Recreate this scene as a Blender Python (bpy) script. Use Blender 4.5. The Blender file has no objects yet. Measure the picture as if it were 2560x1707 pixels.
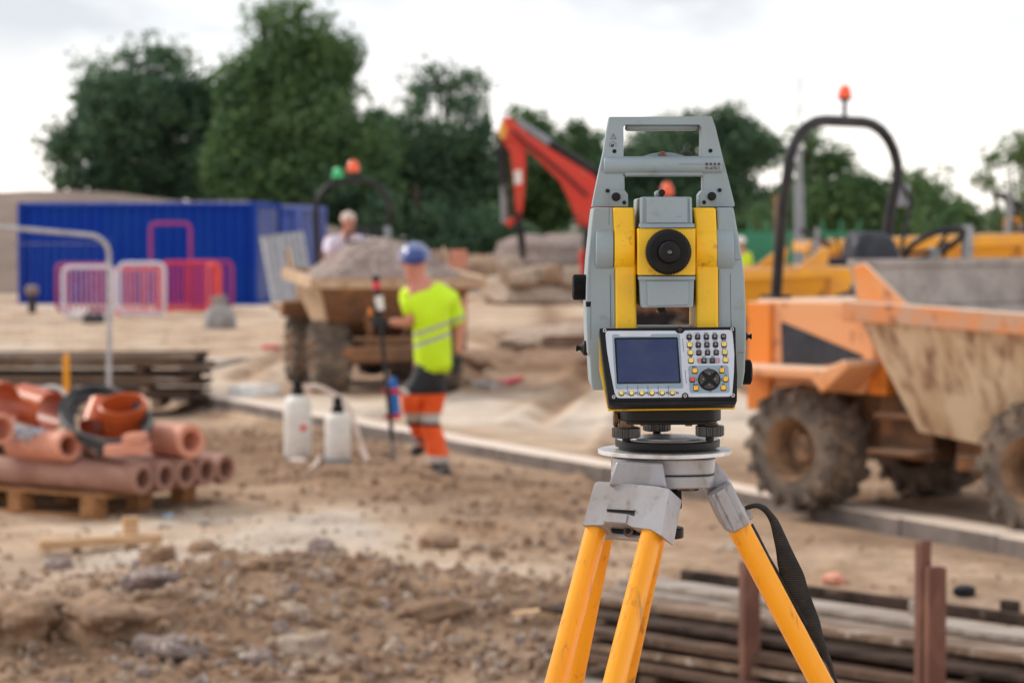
import bpy, bmesh, math, random
from mathutils import Vector, Matrix, Euler, noise
R = math.radians
rnd = random.Random(7)
SC = bpy.context.scene
COL = SC.collection
# ------------------------------------------------------------------ camera
F = 85/36*2560            # focal length in photograph pixels
CAM = Vector((0, 0, 1.8))
PITCH = math.atan((853.5-588)/F)
cp, sp = math.cos(PITCH), math.sin(PITCH)
cd = bpy.data.cameras.new('camera'); cam = bpy.data.objects.new('camera', cd); COL.objects.link(cam)
cam.location = CAM; cam.rotation_euler = (math.pi/2-PITCH, 0, 0)
cd.lens = 85; cd.sensor_width = 36; cd.clip_start = 0.05; cd.clip_end = 3000
cd.dof.use_dof = True; cd.dof.focus_distance = 2.74; cd.dof.aperture_fstop = 8.0; cd.dof.aperture_blades = 9
SC.camera = cam
# ------------------------------------------------------------------ world
W = bpy.data.worlds.new('World'); SC.world = W; W.use_nodes = True
nt = W.node_tree; N = nt.nodes; L = nt.links; N.clear()
SUN_EL, SUN_AZ = 38, 300      # azimuth clockwise from +Y
out = N.new('ShaderNodeOutputWorld')
sky = N.new('ShaderNodeTexSky'); sky.sky_type = 'NISHITA'; sky.sun_disc = False
sky.sun_elevation = R(SUN_EL); sky.sun_rotation = R(SUN_AZ)
b1 = N.new('ShaderNodeBackground'); b1.inputs[1].default_value = 0.10
L.new(sky.outputs[0], b1.inputs[0])
tc = N.new('ShaderNodeTexCoord')
mp = N.new('ShaderNodeMapping'); mp.inputs['Scale'].default_value = (1, 1, 2.6); mp.inputs['Location'].default_value = (3.4, 1.0, 0.9)
L.new(tc.outputs['Generated'], mp.inputs[0])
nz = N.new('ShaderNodeTexNoise'); nz.inputs['Scale'].default_value = 7.5; nz.inputs['Detail'].default_value = 6; nz.inputs['Roughness'].default_value = 0.5
L.new(mp.outputs[0], nz.inputs['Vector'])
cr = N.new('ShaderNodeValToRGB'); cr.color_ramp.elements[0].position = 0.44; cr.color_ramp.elements[1].position = 0.73
cr.color_ramp.elements[0].color = (0.44, 0.455, 0.485, 1); cr.color_ramp.elements[1].color = (0.86, 0.855, 0.845, 1)
L.new(nz.outputs[0], cr.inputs[0])
sx = N.new('ShaderNodeSeparateXYZ'); L.new(tc.outputs['Generated'], sx.inputs[0])
mr = N.new('ShaderNodeMapRange'); mr.inputs['From Min'].default_value = 0.01; mr.inputs['From Max'].default_value = 0.085
L.new(sx.outputs['Z'], mr.inputs['Value'])
mx = N.new('ShaderNodeMix'); mx.data_type = 'RGBA'; mx.inputs['A'].default_value = (1.06, 0.98, 0.90, 1)
L.new(mr.outputs[0], mx.inputs['Factor']); L.new(cr.outputs[0], mx.inputs['B'])
b2 = N.new('ShaderNodeBackground'); b2.inputs[1].default_value = 1.12
L.new(mx.outputs['Result'], b2.inputs[0])
ms = N.new('ShaderNodeMixShader'); ms.inputs[0].default_value = 0.93
L.new(b1.outputs[0], ms.inputs[1]); L.new(b2.outputs[0], ms.inputs[2]); L.new(ms.outputs[0], out.inputs[0])
# ------------------------------------------------------------------ sun
sd = bpy.data.lights.new('sun', 'SUN'); sd.energy = 1.5; sd.angle = R(13); sd.color = (1.0, 0.91, 0.80)
so = bpy.data.objects.new('sun', sd); COL.objects.link(so)
el, az = R(SUN_EL), R(SUN_AZ)
so.rotation_euler = Vector((math.sin(az)*math.cos(el), math.cos(az)*math.cos(el), math.sin(el))).to_track_quat('Z', 'Y').to_euler()
SC.view_settings.view_transform = 'Standard'; SC.view_settings.look = 'None'
SC.view_settings.exposure = 0.66; SC.view_settings.gamma = 1
SC.view_settings.use_curve_mapping = False
# ------------------------------------------------------------------ measuring helpers
DS = 2560/2352
def ray(u, v):
    a = (u-1280)/F; b = (853.5-v)/F
    return Vector((a, cp+b*sp, -sp+b*cp))
def PY(u, v, Y):
    r = ray(u, v); return CAM + r*(Y/r.y)
def G(u, v, z=0):
    r = ray(u, v); return CAM + r*((z-1.8)/r.z)
def Pd(u, v, Y): return PY(u*DS, v*DS, Y)
def Gd(u, v, z=0): return G(u*DS, v*DS, z)
def rgb(r, g, b):
    f = lambda c: (c/12.92 if c <= .04045 else ((c+.055)/1.055)**2.4)
    return (f(r/255), f(g/255), f(b/255))
# ------------------------------------------------------------------ materials
def mat(name, c1, c2=None, scale=8, lo=0.4, hi=0.65, rough=0.6, metal=0, bump=0, bscale=None, c3=None, s3=40, lo3=.62, hi3=.7, spec=0.5, aniso=(1, 1, 1), trans=0, coat=0, rvar=0, dust=None):
    """colour c1 with patches of c2 (noise) and specks of c3"""
    m = bpy.data.materials.new(name); m.use_nodes = True
    t = m.node_tree; n = t.nodes; l = t.links
    p = n['Principled BSDF']
    p.inputs['Roughness'].default_value = rough; p.inputs['Metallic'].default_value = metal
    p.inputs['Specular IOR Level'].default_value = spec
    if trans: p.inputs['Transmission Weight'].default_value = trans
    if coat: p.inputs['Coat Weight'].default_value = coat
    co = n.new('ShaderNodeTexCoord'); mp = n.new('ShaderNodeMapping'); mp.inputs['Scale'].default_value = aniso
    l.new(co.outputs['Object'], mp.inputs[0])
    def noi(s, det=5, ro=.6):
        q = n.new('ShaderNodeTexNoise'); q.inputs['Scale'].default_value = s; q.inputs['Detail'].default_value = det; q.inputs['Roughness'].default_value = ro
        l.new(mp.outputs[0], q.inputs['Vector']); return q
    if c2 is None: c2 = tuple(c*0.82 for c in c1)
    q = noi(scale); r = n.new('ShaderNodeMapRange'); r.interpolation_type = 'SMOOTHSTEP'
    r.inputs['From Min'].default_value = lo; r.inputs['From Max'].default_value = hi
    l.new(q.outputs[0], r.inputs['Value'])
    x = n.new('ShaderNodeMix'); x.data_type = 'RGBA'; x.inputs['A'].default_value = (*c1, 1); x.inputs['B'].default_value = (*c2, 1)
    l.new(r.outputs[0], x.inputs['Factor']); col = x.outputs['Result']
    if c3:
        q3 = noi(s3, 3); r3 = n.new('ShaderNodeMapRange'); r3.inputs['From Min'].default_value = lo3; r3.inputs['From Max'].default_value = hi3
        l.new(q3.outputs[0], r3.inputs['Value'])
        y = n.new('ShaderNodeMix'); y.data_type = 'RGBA'; y.inputs['B'].default_value = (*c3, 1)
        l.new(col, y.inputs['A']); l.new(r3.outputs[0], y.inputs['Factor']); col = y.outputs['Result']
    if dust:      # pale site dust lying on upward faces
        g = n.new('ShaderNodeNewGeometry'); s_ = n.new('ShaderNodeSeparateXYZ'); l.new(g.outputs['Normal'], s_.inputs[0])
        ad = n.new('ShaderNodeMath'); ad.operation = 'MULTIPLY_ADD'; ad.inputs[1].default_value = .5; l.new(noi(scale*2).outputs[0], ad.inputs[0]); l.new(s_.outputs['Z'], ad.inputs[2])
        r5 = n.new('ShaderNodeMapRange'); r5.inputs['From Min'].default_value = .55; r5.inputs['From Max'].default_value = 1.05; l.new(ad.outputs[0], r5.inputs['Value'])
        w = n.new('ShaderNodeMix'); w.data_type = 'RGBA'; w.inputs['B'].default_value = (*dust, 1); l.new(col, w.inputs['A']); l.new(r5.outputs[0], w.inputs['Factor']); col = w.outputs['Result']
    l.new(col, p.inputs['Base Color'])
    if rvar:
        r4 = n.new('ShaderNodeMapRange'); r4.inputs['To Min'].default_value = rough-rvar; r4.inputs['To Max'].default_value = rough+rvar
        l.new(q.outputs[0], r4.inputs['Value']); l.new(r4.outputs[0], p.inputs['Roughness'])
    if bump:
        b = n.new('ShaderNodeBump'); b.inputs['Strength'].default_value = 1; b.inputs['Distance'].default_value = bump
        qb = noi(bscale or scale*6, 4); l.new(qb.outputs[0], b.inputs['Height']); l.new(b.outputs[0], p.inputs['Normal'])
    return m
def bands(name, axis, stops, lo, hi, rough=.7, tilt=(0, 0, 0), fac=0.0):
    """printed bands of colour across a garment: position along axis, constant steps"""
    m = bpy.data.materials.new(name); m.use_nodes = True
    t = m.node_tree; n = t.nodes; l = t.links; p = n['Principled BSDF']; p.inputs['Roughness'].default_value = rough
    co = n.new('ShaderNodeTexCoord'); d = n.new('ShaderNodeVectorMath'); d.operation = 'DOT_PRODUCT'; d.inputs[1].default_value = axis
    l.new(co.outputs['Object'], d.inputs[0])
    r = n.new('ShaderNodeMapRange'); r.inputs['From Min'].default_value = lo; r.inputs['From Max'].default_value = hi
    l.new(d.outputs['Value'], r.inputs['Value'])
    c = n.new('ShaderNodeValToRGB'); c.color_ramp.interpolation = 'CONSTANT'
    e = c.color_ramp.elements
    while len(e) < len(stops): e.new(0.5)
    for i, (z, k) in enumerate(stops):
        e[i].position = max(0, (z-lo)/(hi-lo)); e[i].color = (*k, 1)
    l.new(r.outputs[0], c.inputs[0]); l.new(c.outputs[0], p.inputs['Base Color'])
    return m
# ------------------------------------------------------------------ mesh builder
RM = {}
def frame(d):
    d = d.normalized(); a = Vector((0, 0, 1)) if abs(d.z) < .9 else Vector((1, 0, 0))
    x = d.cross(a).normalized(); return x, d.cross(x).normalized()
class MB:
    def __init__(s): s.v = []; s.f = []
    def add(s, vs, fs):
        k = len(s.v); s.v += [Vector(a) for a in vs]; s.f += [tuple(i+k for i in f) for f in fs]; return s
    def box(s, x0, x1, y0, y1, z0, z1):
        return s.prism([(x0, y0, z0), (x1, y0, z0), (x1, y1, z0), (x0, y1, z0)], [(x0, y0, z1), (x1, y0, z1), (x1, y1, z1), (x0, y1, z1)])
    def obox(s, c, a, b, d):
        c = Vector(c); a = Vector(a); b = Vector(b); d = Vector(d)
        return s.prism([c-a-b-d, c+a-b-d, c+a+b-d, c-a+b-d], [c-a-b+d, c+a-b+d, c+a+b+d, c-a+b+d])
    def prism(s, A, B):
        n = len(A)
        return s.add(list(A)+list(B), [tuple(range(n))[::-1], tuple(range(n, 2*n))]+[(i, (i+1) % n, n+(i+1) % n, n+i) for i in range(n)])
    def tube(s, pts, r, n=8, closed=False, sx=1, up=None):
        pts = [Vector(p) for p in pts]; m = len(pts)
        rs = r if isinstance(r, (list, tuple)) else [r]*m
        vs = []; prev = None
        for i, p in enumerate(pts):
            if closed: d = pts[(i+1) % m]-pts[i-1]
            else: d = pts[min(i+1, m-1)]-pts[max(i-1, 0)]
            d.normalize()
            if prev is None: x, y = frame(d)
            else:
                x = prev - d*prev.dot(d)
                if x.length < 1e-6: x, _ = frame(d)
                x.normalize(); y = d.cross(x)
            prev = x
            for k in range(n):
                a = 2*math.pi*k/n; vs.append(p + x*math.cos(a)*rs[i]*sx + y*math.sin(a)*rs[i])
        fs = []
        for i in range(m if closed else m-1):
            j = (i+1) % m
            for k in range(n): fs.append((i*n+k, i*n+(k+1) % n, j*n+(k+1) % n, j*n+k))
        if not closed: fs += [tuple(range(n))[::-1], tuple(range((m-1)*n, m*n))]
        return s.add(vs, fs)
    def cyl(s, a, b, r, r2=None, n=20): return s.tube([a, b], [r, r if r2 is None else r2], n)
    def lathe(s, o, ax, prof, n=28, caps=True):
        o = Vector(o); ax = Vector(ax).normalized(); x, y = frame(ax); vs = []
        for t, r in prof:
            for k in range(n):
                a = 2*math.pi*k/n; vs.append(o+ax*t+(x*math.cos(a)+y*math.sin(a))*max(r, 1e-5))
        fs = [(i*n+k, i*n+(k+1) % n, (i+1)*n+(k+1) % n, (i+1)*n+k) for i in range(len(prof)-1) for k in range(n)]
        if caps: fs += [tuple(range(n))[::-1], tuple(range((len(prof)-1)*n, len(prof)*n))]
        return s.add(vs, fs)
    def ball(s, c, rx, ry=None, rz=None, n=16, m=10, jit=0):
        ry = ry or rx; rz = rz or rx; c = Vector(c); vs = []; fs = []
        for i in range(1, m):
            t = math.pi*i/m
            for k in range(n):
                a = 2*math.pi*k/n; q = 1+(rnd.uniform(-jit, jit) if jit else 0)
                vs.append(c+Vector((math.sin(t)*math.cos(a)*rx, math.sin(t)*math.sin(a)*ry, math.cos(t)*rz))*q)
        vs += [c+Vector((0, 0, rz)), c-Vector((0, 0, rz))]
        for i in range(m-2):
            for k in range(n): fs.append((i*n+k, (i+1)*n+k, (i+1)*n+(k+1) % n, i*n+(k+1) % n))
        T = len(vs)-2
        for k in range(n): fs.append((k, (k+1) % n, T)); fs.append(((m-2)*n+(k+1) % n, (m-2)*n+k, T+1))
        return s.add(vs, fs)
    def xf(s, M, start=0):
        for i in range(start, len(s.v)): s.v[i] = M @ s.v[i]
        return s
    def build(s, name, m, parent=None, bevel=0, seg=2, sharp=35, label=None, normals=True):
        me = bpy.data.meshes.new(name); me.from_pydata([tuple(a) for a in s.v], [], s.f)
        if normals:
            b = bmesh.new(); b.from_mesh(me); bmesh.ops.recalc_face_normals(b, faces=b.faces); b.to_mesh(me); b.free()
        me.shade_smooth(); me.set_sharp_from_angle(angle=R(sharp))
        if isinstance(m, (list, tuple)):
            for q in m: me.materials.append(q)
        else: me.materials.append(m)
        o = bpy.data.objects.new(name, me); COL.objects.link(o)
        if parent is not None:
            o.parent = parent; M = RM.get(parent.name)
            if M is not None:
                me.transform(M.inverted()); RM[o.name] = M
        if bevel:
            q = o.modifiers.new('bevel', 'BEVEL'); q.width = bevel; q.segments = seg; q.limit_method = 'ANGLE'; q.angle_limit = R(40); q.harden_normals = False
        if label: o['label'] = label
        return o
def thing(name, label, cat, loc=(0, 0, 0), rz=0, group=None, world=False):
    """an Empty at the base of a thing; world=True: its parts are written in world coordinates"""
    o = bpy.data.objects.new(name, None); COL.objects.link(o); o.empty_display_size = .2
    o.location = loc; o.rotation_euler = (0, 0, rz); o['label'] = label; o['category'] = cat
    if group: o['group'] = group
    if world: RM[o.name] = Matrix.Translation(Vector(loc)) @ Matrix.Rotation(rz, 4, 'Z')
    return o
def tag(o, label, cat, group=None):
    o['label'] = label; o['category'] = cat
    if group: o['group'] = group
    return o
def kind(o, k, label=None, cat=None):
    o['kind'] = k
    if label: o['label'] = label
    if cat: o['category'] = cat
    return o
def copy_tree(o, parent=None):
    c = o.copy(); COL.objects.link(c); c.parent = parent
    for ch in list(o.children): copy_tree(ch, c)
    return c
def rpoly(pts, r, seg=5):
    """round the corners of a 2D polygon; r one value or a list"""
    out = []; n = len(pts)
    for i in range(n):
        p = Vector(pts[i][:2]); a = Vector(pts[i-1][:2]); b = Vector(pts[(i+1) % n][:2])
        q = r[i] if isinstance(r, (list, tuple)) else r
        if q <= 0: out.append(tuple(p)); continue
        da = (a-p); db = (b-p); q = min(q, da.length*.49, db.length*.49)
        A = p+da.normalized()*q; B = p+db.normalized()*q
        for k in range(seg+1):
            t = k/seg; out.append(tuple(A*(1-t)**2+p*2*t*(1-t)+B*t*t))
    return out
def yprism(mb, px, Y0, Y1, k=1.0):
    """outline measured at front plane Y0, solid back to Y1 (k scales the back about its middle)"""
    A = [PY(u, v, Y0) for u, v in px]; c = sum(A, Vector())/len(A)
    B = [Vector((c.x+(a.x-c.x)*k, Y1, c.z+(a.z-c.z)*k)) for a in A]
    return mb.prism(A, B)
def dprism(mb, px, Y0, Y1): return yprism(mb, [(u*DS, v*DS) for u, v in px], Y0, Y1)
def arc(c, r, a0, a1, n, plane='xz', y=0):
    return [(c[0]+r*math.cos(a0+(a1-a0)*i/n), c[1]+r*math.sin(a0+(a1-a0)*i/n)) for i in range(n+1)]
def skin(name, joints, edges, m, parent, sub=2):
    """one continuous skinned surface grown over a skeleton (world coordinates)"""
    names = list(joints); M = RM.get(parent.name, Matrix.Identity(4)).inverted()
    me = bpy.data.meshes.new(name)
    me.from_pydata([tuple(M @ Vector(joints[k][0])) for k in names], [(names.index(a), names.index(b)) for a, b in edges], [])
    o = bpy.data.objects.new(name, me); COL.objects.link(o); o.parent = parent; me.materials.append(m)
    s = o.modifiers.new('skin', 'SKIN'); s.use_smooth_shade = True
    for i, k in enumerate(names):
        r = joints[k][1]; r = r if isinstance(r, (tuple, list)) else (r, r)
        me.skin_vertices[0].data[i].radius = r; me.skin_vertices[0].data[i].use_root = (i == 0)
    u = o.modifiers.new('subdivision', 'SUBSURF'); u.levels = sub; u.render_levels = sub
    bpy.context.view_layer.update()
    dg = bpy.context.evaluated_depsgraph_get()
    nm = bpy.data.meshes.new_from_object(o.evaluated_get(dg)); o.modifiers.clear(); o.data = nm; nm.shade_smooth()
    if not nm.materials: nm.materials.append(m)
    RM[o.name] = RM.get(parent.name, Matrix.Identity(4))
    if name in ('shirt', 'trousers', 'vest'):      # cloth folds
        for v in nm.vertices:
            q = v.co; v.co = q + v.normal*(.012*noise.noise(Vector((q.x*9, q.y*9, q.z*16)))+.010*noise.noise(Vector((q.x*22+q.z*14, q.y*20, q.z*22))))
    return o
# ------------------------------------------------------------------ shared materials
M = {}
M['grey'] = mat('grey_plastic', rgb(137, 151, 158), rgb(130, 139, 140), scale=9, lo=.45, hi=.75, rough=.48, bump=.00025, bscale=900, c3=rgb(118, 112, 100), s3=26, lo3=.60, hi3=.84)
M['yellow'] = mat('yellow_paint', rgb(236, 186, 14), rgb(218, 168, 24), scale=14, lo=.45, hi=.8, rough=.42, bump=.0002, bscale=700, c3=rgb(140, 104, 42), s3=60, lo3=.62, hi3=.84)
M['black'] = mat('black_plastic', rgb(13, 13, 16), rgb(30, 27, 26), scale=30, lo=.5, hi=.8, rough=.5, spec=.25, bump=.0002, bscale=600)
M['rubber'] = mat('black_rubber', rgb(17, 16, 17), rgb(38, 34, 30), scale=40, lo=.5, hi=.8, rough=.6, spec=.22)
M['face'] = mat('faceplate_film', rgb(190, 195, 207), rgb(182, 187, 198), scale=30, rough=.4)
M['facegrey'] = mat('faceplate_grey', rgb(134, 152, 165), rgb(126, 144, 157), scale=30, rough=.4)
M['keydark'] = mat('dark_key', rgb(42, 40, 43), rgb(68, 56, 48), scale=120, rough=.5)
M['keyyel'] = mat('pale_yellow_key', rgb(238, 212, 112), rgb(214, 186, 96), scale=200, rough=.45)
M['keyor'] = mat('amber_key', rgb(240, 186, 50), rgb(210, 156, 50), scale=200, rough=.45)
M['keyred'] = mat('red_key', rgb(206, 80, 80), rgb(180, 70, 70), scale=200, rough=.45)
M['ink'] = mat('dark_print', rgb(34, 36, 52), rgb(40, 42, 58), rough=.6)
M['inkpale'] = mat('pale_print', rgb(172, 172, 176), rgb(150, 150, 156), rough=.6)
M['screen'] = mat('screen_glass', rgb(14, 34, 84), rgb(44, 54, 86), scale=30, lo=.3, hi=.8, rough=.14, aniso=(1, 1, 1))
M['silver'] = mat('cast_aluminium', rgb(156, 154, 158), rgb(138, 132, 130), scale=18, lo=.4, hi=.7, rough=.42, metal=.35, bump=.00015, bscale=300, c3=rgb(104, 94, 84), s3=70, lo3=.60, hi3=.80, rvar=.1, aniso=(1, 1, .5))
M['plate'] = mat('worn_steel_plate', rgb(200, 198, 200), rgb(170, 165, 160), scale=30, rough=.42, metal=.5, bump=.0002, bscale=400, c3=rgb(96, 90, 88), s3=110, lo3=.66, hi3=.74)
M['rod'] = mat('amber_lacquer', rgb(244, 160, 8), rgb(222, 138, 8), scale=10, lo=.4, hi=.8, rough=.36, spec=.4, c3=rgb(128, 84, 40), s3=70, lo3=.57, hi3=.80, aniso=(1, 1, .22), coat=.1, bump=.0003, bscale=60)
M['brass'] = mat('brown_brass', rgb(112, 84, 60), rgb(80, 62, 50), scale=60, rough=.45, metal=.5)
M['strap'] = mat('black_webbing', rgb(28, 26, 25), rgb(44, 39, 35), scale=60, rough=.9, bump=.0006, bscale=500)
M['glass'] = mat('dark_glass', (.01, .015, .014), (.02, .03, .025), rough=.05, coat=1)
M['white'] = mat('white_plastic', rgb(230, 226, 220), rgb(212, 204, 194), scale=6, rough=.5)
M['steel'] = mat('galvanised_steel', rgb(140, 142, 146), rgb(116, 118, 124), scale=10, rough=.5, metal=.35)
M['orange'] = mat('orange_machine_paint', rgb(224, 156, 106), rgb(230, 134, 46), scale=1.3, lo=.50, hi=.72, rough=.6, c3=rgb(150, 96, 62), s3=7, lo3=.6, hi3=.75, bump=.002, bscale=20, dust=rgb(222, 188, 162))
M['orange2'] = mat('saturated_orange_paint', rgb(230, 130, 34), rgb(206, 130, 64), scale=2.5, rough=.55, c3=rgb(140, 92, 62), s3=9, lo3=.62, hi3=.78, dust=rgb(222, 188, 162))
M['yelmach'] = mat('yellow_machine_paint', rgb(242, 170, 44), rgb(224, 156, 70), scale=2, rough=.6, c3=rgb(150, 100, 50), s3=8, lo3=.64, hi3=.8, dust=rgb(222, 188, 162))
M['mudbrown'] = mat('mud_caked_steel', rgb(140, 100, 70), rgb(110, 84, 66), scale=4, rough=.9, c3=rgb(176, 120, 78), s3=6, lo3=.55, hi3=.7, bump=.004, bscale=30, dust=rgb(196, 166, 140))
M['cream'] = mat('peeling_cream_skip', rgb(226, 200, 168), rgb(196, 164, 130), scale=2.2, rough=.8, c3=rgb(142, 104, 84), s3=4.5, lo3=.50, hi3=.70, aniso=(2.4, 2.4, .6), bump=.003, bscale=18)
M['cream2'] = mat('dusty_tan_skip', rgb(200, 170, 140), rgb(176, 144, 114), scale=3, rough=.8, c3=rgb(140, 100, 70), s3=6, lo3=.6, hi3=.72)
M['rustrim'] = mat('rust_streaked_orange_rim', rgb(212, 136, 84), rgb(190, 150, 124), scale=5, rough=.7, c3=rgb(140, 90, 62), s3=9, lo3=.6, hi3=.74, dust=rgb(214, 190, 172))
M['cement'] = mat('cement_crusted_steel', rgb(172, 162, 156), rgb(148, 138, 132), scale=4, rough=.9, c3=rgb(120, 104, 96), s3=12, lo3=.62, hi3=.76, bump=.006, bscale=20)
M['tyre'] = mat('muddy_tyre', rgb(98, 88, 80), rgb(140, 120, 102), scale=5, rough=.9, lo=.4, hi=.7, bump=.003, bscale=30)
M['rimm'] = mat('muddy_wheel_rim', rgb(164, 130, 100), rgb(112, 86, 66), scale=7, rough=.8, bump=.002, bscale=30)
M['dark'] = mat('dark_frame_paint', rgb(30, 29, 33), rgb(48, 44, 46), scale=6, rough=.5, spec=.3)
M['seat'] = mat('black_vinyl', rgb(32, 34, 44), rgb(52, 53, 62), scale=6, rough=.5, spec=.35)
M['beacon'] = mat('orange_beacon_lens', rgb(250, 92, 30), rgb(240, 84, 30), rough=.3, coat=.5)
M['beacong'] = mat('green_beacon_lens', rgb(30, 190, 110), rgb(26, 176, 100), rough=.3, coat=.5)
M['red'] = mat('red_machine_paint', rgb(212, 52, 32), rgb(200, 62, 42), scale=2, rough=.5, c3=rgb(190, 84, 60), s3=5)
M['blue'] = mat('blue_container_paint', rgb(2, 52, 150), rgb(8, 58, 148), scale=1, rough=.6, spec=.15)
M['blue2'] = mat('lighter_blue_container_paint', rgb(74, 96, 172), rgb(100, 116, 182), scale=1, rough=.5)  # lighter blue for the end walls and the second container
M['paletube'] = mat('pale_galvanised_tube', rgb(184, 182, 184), rgb(164, 162, 166), scale=10, rough=.5, metal=.2)
M['highlitroof'] = mat('highlit_roof_edge', rgb(150, 148, 168), rgb(120, 122, 166), scale=2, rough=.7)  # pale colour paints in the highlights along the roof corrugations
M['clay'] = mat('brown_clay_pipe', rgb(152, 110, 94), rgb(170, 130, 114), scale=3, rough=.65, c3=rgb(146, 100, 86), s3=20)
M['terra'] = mat('orange_clay_socket', rgb(214, 146, 120), rgb(202, 132, 106), scale=4, rough=.55)
M['pvc'] = mat('orange_plastic_fitting', rgb(186, 84, 36), rgb(172, 76, 34), scale=4, rough=.35)
M['wood'] = mat('new_pine', rgb(206, 170, 132), rgb(188, 148, 108), scale=5, rough=.8, aniso=(1, 6, 6))
M['pallet'] = mat('pallet_wood', rgb(170, 122, 78), rgb(142, 98, 62), scale=5, rough=.85, aniso=(1, 5, 5))
M['oldwood'] = mat('weathered_board', rgb(136, 112, 92), rgb(98, 76, 60), scale=5, rough=.85, c3=rgb(182, 168, 156), s3=9, lo3=.55, hi3=.7, aniso=(.35, 2, 2), bump=.003, bscale=30)
M['palewood'] = mat('cement_greyed_board', rgb(166, 154, 144), rgb(136, 120, 108), scale=5, rough=.85, c3=rgb(110, 86, 68), s3=8, lo3=.6, hi3=.72, aniso=(.35, 2, 2), bump=.003, bscale=30)
M['darkwood'] = mat('dark_steel_form', rgb(78, 62, 54), rgb(50, 40, 35), scale=6, rough=.9, spec=.2, c3=rgb(120, 100, 88), s3=9, lo3=.6, hi3=.75, aniso=(.4, 2, 2))
M['brownwood'] = mat('brown_wet_board', rgb(92, 68, 52), rgb(70, 50, 38), scale=5, rough=.8, c3=rgb(146, 118, 96), s3=9, lo3=.58, hi3=.72, aniso=(.35, 2, 2))
M['rust'] = mat('rusty_steel', rgb(96, 60, 48), rgb(124, 84, 68), scale=10, rough=.8, bump=.001, bscale=80, aniso=(1, 1, .4))
M['hose'] = mat('black_pipe_coil', rgb(58, 60, 64), rgb(84, 82, 80), scale=6, rough=.6)
M['concrete'] = mat('kerb_concrete', rgb(124, 114, 108), rgb(104, 95, 90), scale=5, rough=.9, c3=rgb(146, 130, 118), s3=22, lo3=.6, hi3=.75, bump=.002, bscale=40, dust=rgb(222, 204, 188))  # darkened to paint in the shaded front face; pale dust on the tops
M['gravel'] = mat('crushed_grey_gravel', rgb(146, 128, 120), rgb(120, 104, 98), scale=6, rough=.9, bump=.02, bscale=22, c3=rgb(186, 172, 164), s3=16, lo3=.56, hi3=.66)
M['bank'] = mat('bare_earth_bank', rgb(132, 114, 102), rgb(116, 99, 88), scale=.4, rough=.95, bump=.05, bscale=3)
M['skin_'] = mat('skin', rgb(206, 140, 116), rgb(196, 124, 104), scale=8, rough=.55)
M['glove'] = mat('black_glove', rgb(34, 38, 42), rgb(46, 50, 52), rough=.8)
M['boot'] = mat('dark_boot', rgb(50, 48, 50), rgb(72, 64, 58), rough=.7)
M['bark'] = mat('bark', rgb(74, 62, 52), rgb(54, 46, 40), scale=3, rough=.95)
M['stone'] = mat('pale_stone', rgb(176, 156, 138), rgb(146, 124, 106), scale=9, rough=.9, bump=.006, bscale=30, c3=rgb(200, 188, 176), s3=14, lo3=.6, hi3=.72)
M['stoneb'] = mat('brown_stone', rgb(154, 124, 98), rgb(124, 98, 78), scale=8, rough=.9, bump=.006, bscale=30)
# ================================================================== GROUND
KA = Gd(380, 916, .0); KB = Gd(2420, 1300, .0)
kd = (KB-KA); kd.z = 0; KL = kd.length; kd.normalize(); kn = Vector((-kd.y, kd.x, 0))
if kn.y < 0: kn = -kn
def kside(x, y): return (x-KA.x)*kn.x+(y-KA.y)*kn.y
def sstep(a, b, x):
    t = min(1, max(0, (x-a)/(b-a))); return t*t*(3-2*t)
ZONES = []     # (x, y, rx, ry, angle, soil value, strength)
def zone(u, v, rx, ry, val, st=1.0, rot=0):
    p = Gd(u, v); ZONES.append((p.x, p.y, rx, ry, rot, val, st))
# soil value: 0 pale dust .. 1 dark brown earth
zone(180, 1330, 1.0, 1.3, .12); zone(60, 1240, 1.1, 1.2, .3); zone(650, 1225, .9, 1.3, .0, 2.5, .3); zone(820, 1290, .45, .5, .0, 2); zone(800, 1250, .5, .5, -.2, 3); zone(700, 1215, .35, .5, -.2, 3)
zone(300, 1250, .7, .6, .15)
zone(1250, 850, 2.2, 3.6, .85, 2); zone(1200, 780, 4.5, 3.5, .55, 1); zone(760, 860, 1.6, 2.4, .5, .8); zone(1700, 1090, 2.2, .9, .6, 1); zone(1100, 900, 1.2, 1.6, .5); zone(560, 860, 2.0, 3, .0, 1.5); zone(300, 760, 5, 7, .30, 1.5); zone(1200, 700, 3, 9, .32, 1.5); zone(1950, 1130, 1.0, 1.3, .75, 1.2); zone(1500, 1050, 1.6, 1.4, .30, 1)
zone(500, 1450, 1.6, 1.35, .78, 1); zone(950, 1400, 1.3, 1.3, .72); zone(250, 1520, .8, .5, .8)
zone(900, 1140, 1.4, 1.6, .78); zone(560, 1040, 1.4, 2.0, .85); zone(1050, 1230, .8, .9, .9)
zone(1150, 1330, .6, .5, .0, 1.6); zone(780, 1470, .35, .25, .35, .9); zone(330, 1400, .3, .3, .4, .8); zone(1120, 1330, .7, .5, .25, .8); zone(1350, 1230, 1.2, 1.3, .45); zone(2000, 1320, 2.0, 1.4, .38)
FH = Gd(1270, 850)
HEAPS = []
def heap(u, v, rx, ry, h): p = Gd(u, v); HEAPS.append((p.x, p.y, rx, ry, h))
heap(480, 1420, 1.15, 1.0, .15); heap(900, 1420, .9, .9, .10); heap(420, 1340, .5, .35, .06); heap(1000, 1200, .9, 1.2, .06); heap(640, 1130, .8, 1.0, .06)
heap(200, 1500, .6, .45, .08); heap(1250, 560, .1, .1, 0)
heap(60, 1330, .5, .5, -.03)
def rough_at(x, y):
    near = 1-sstep(-.6, .1, kside(x, y))
    return near
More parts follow.
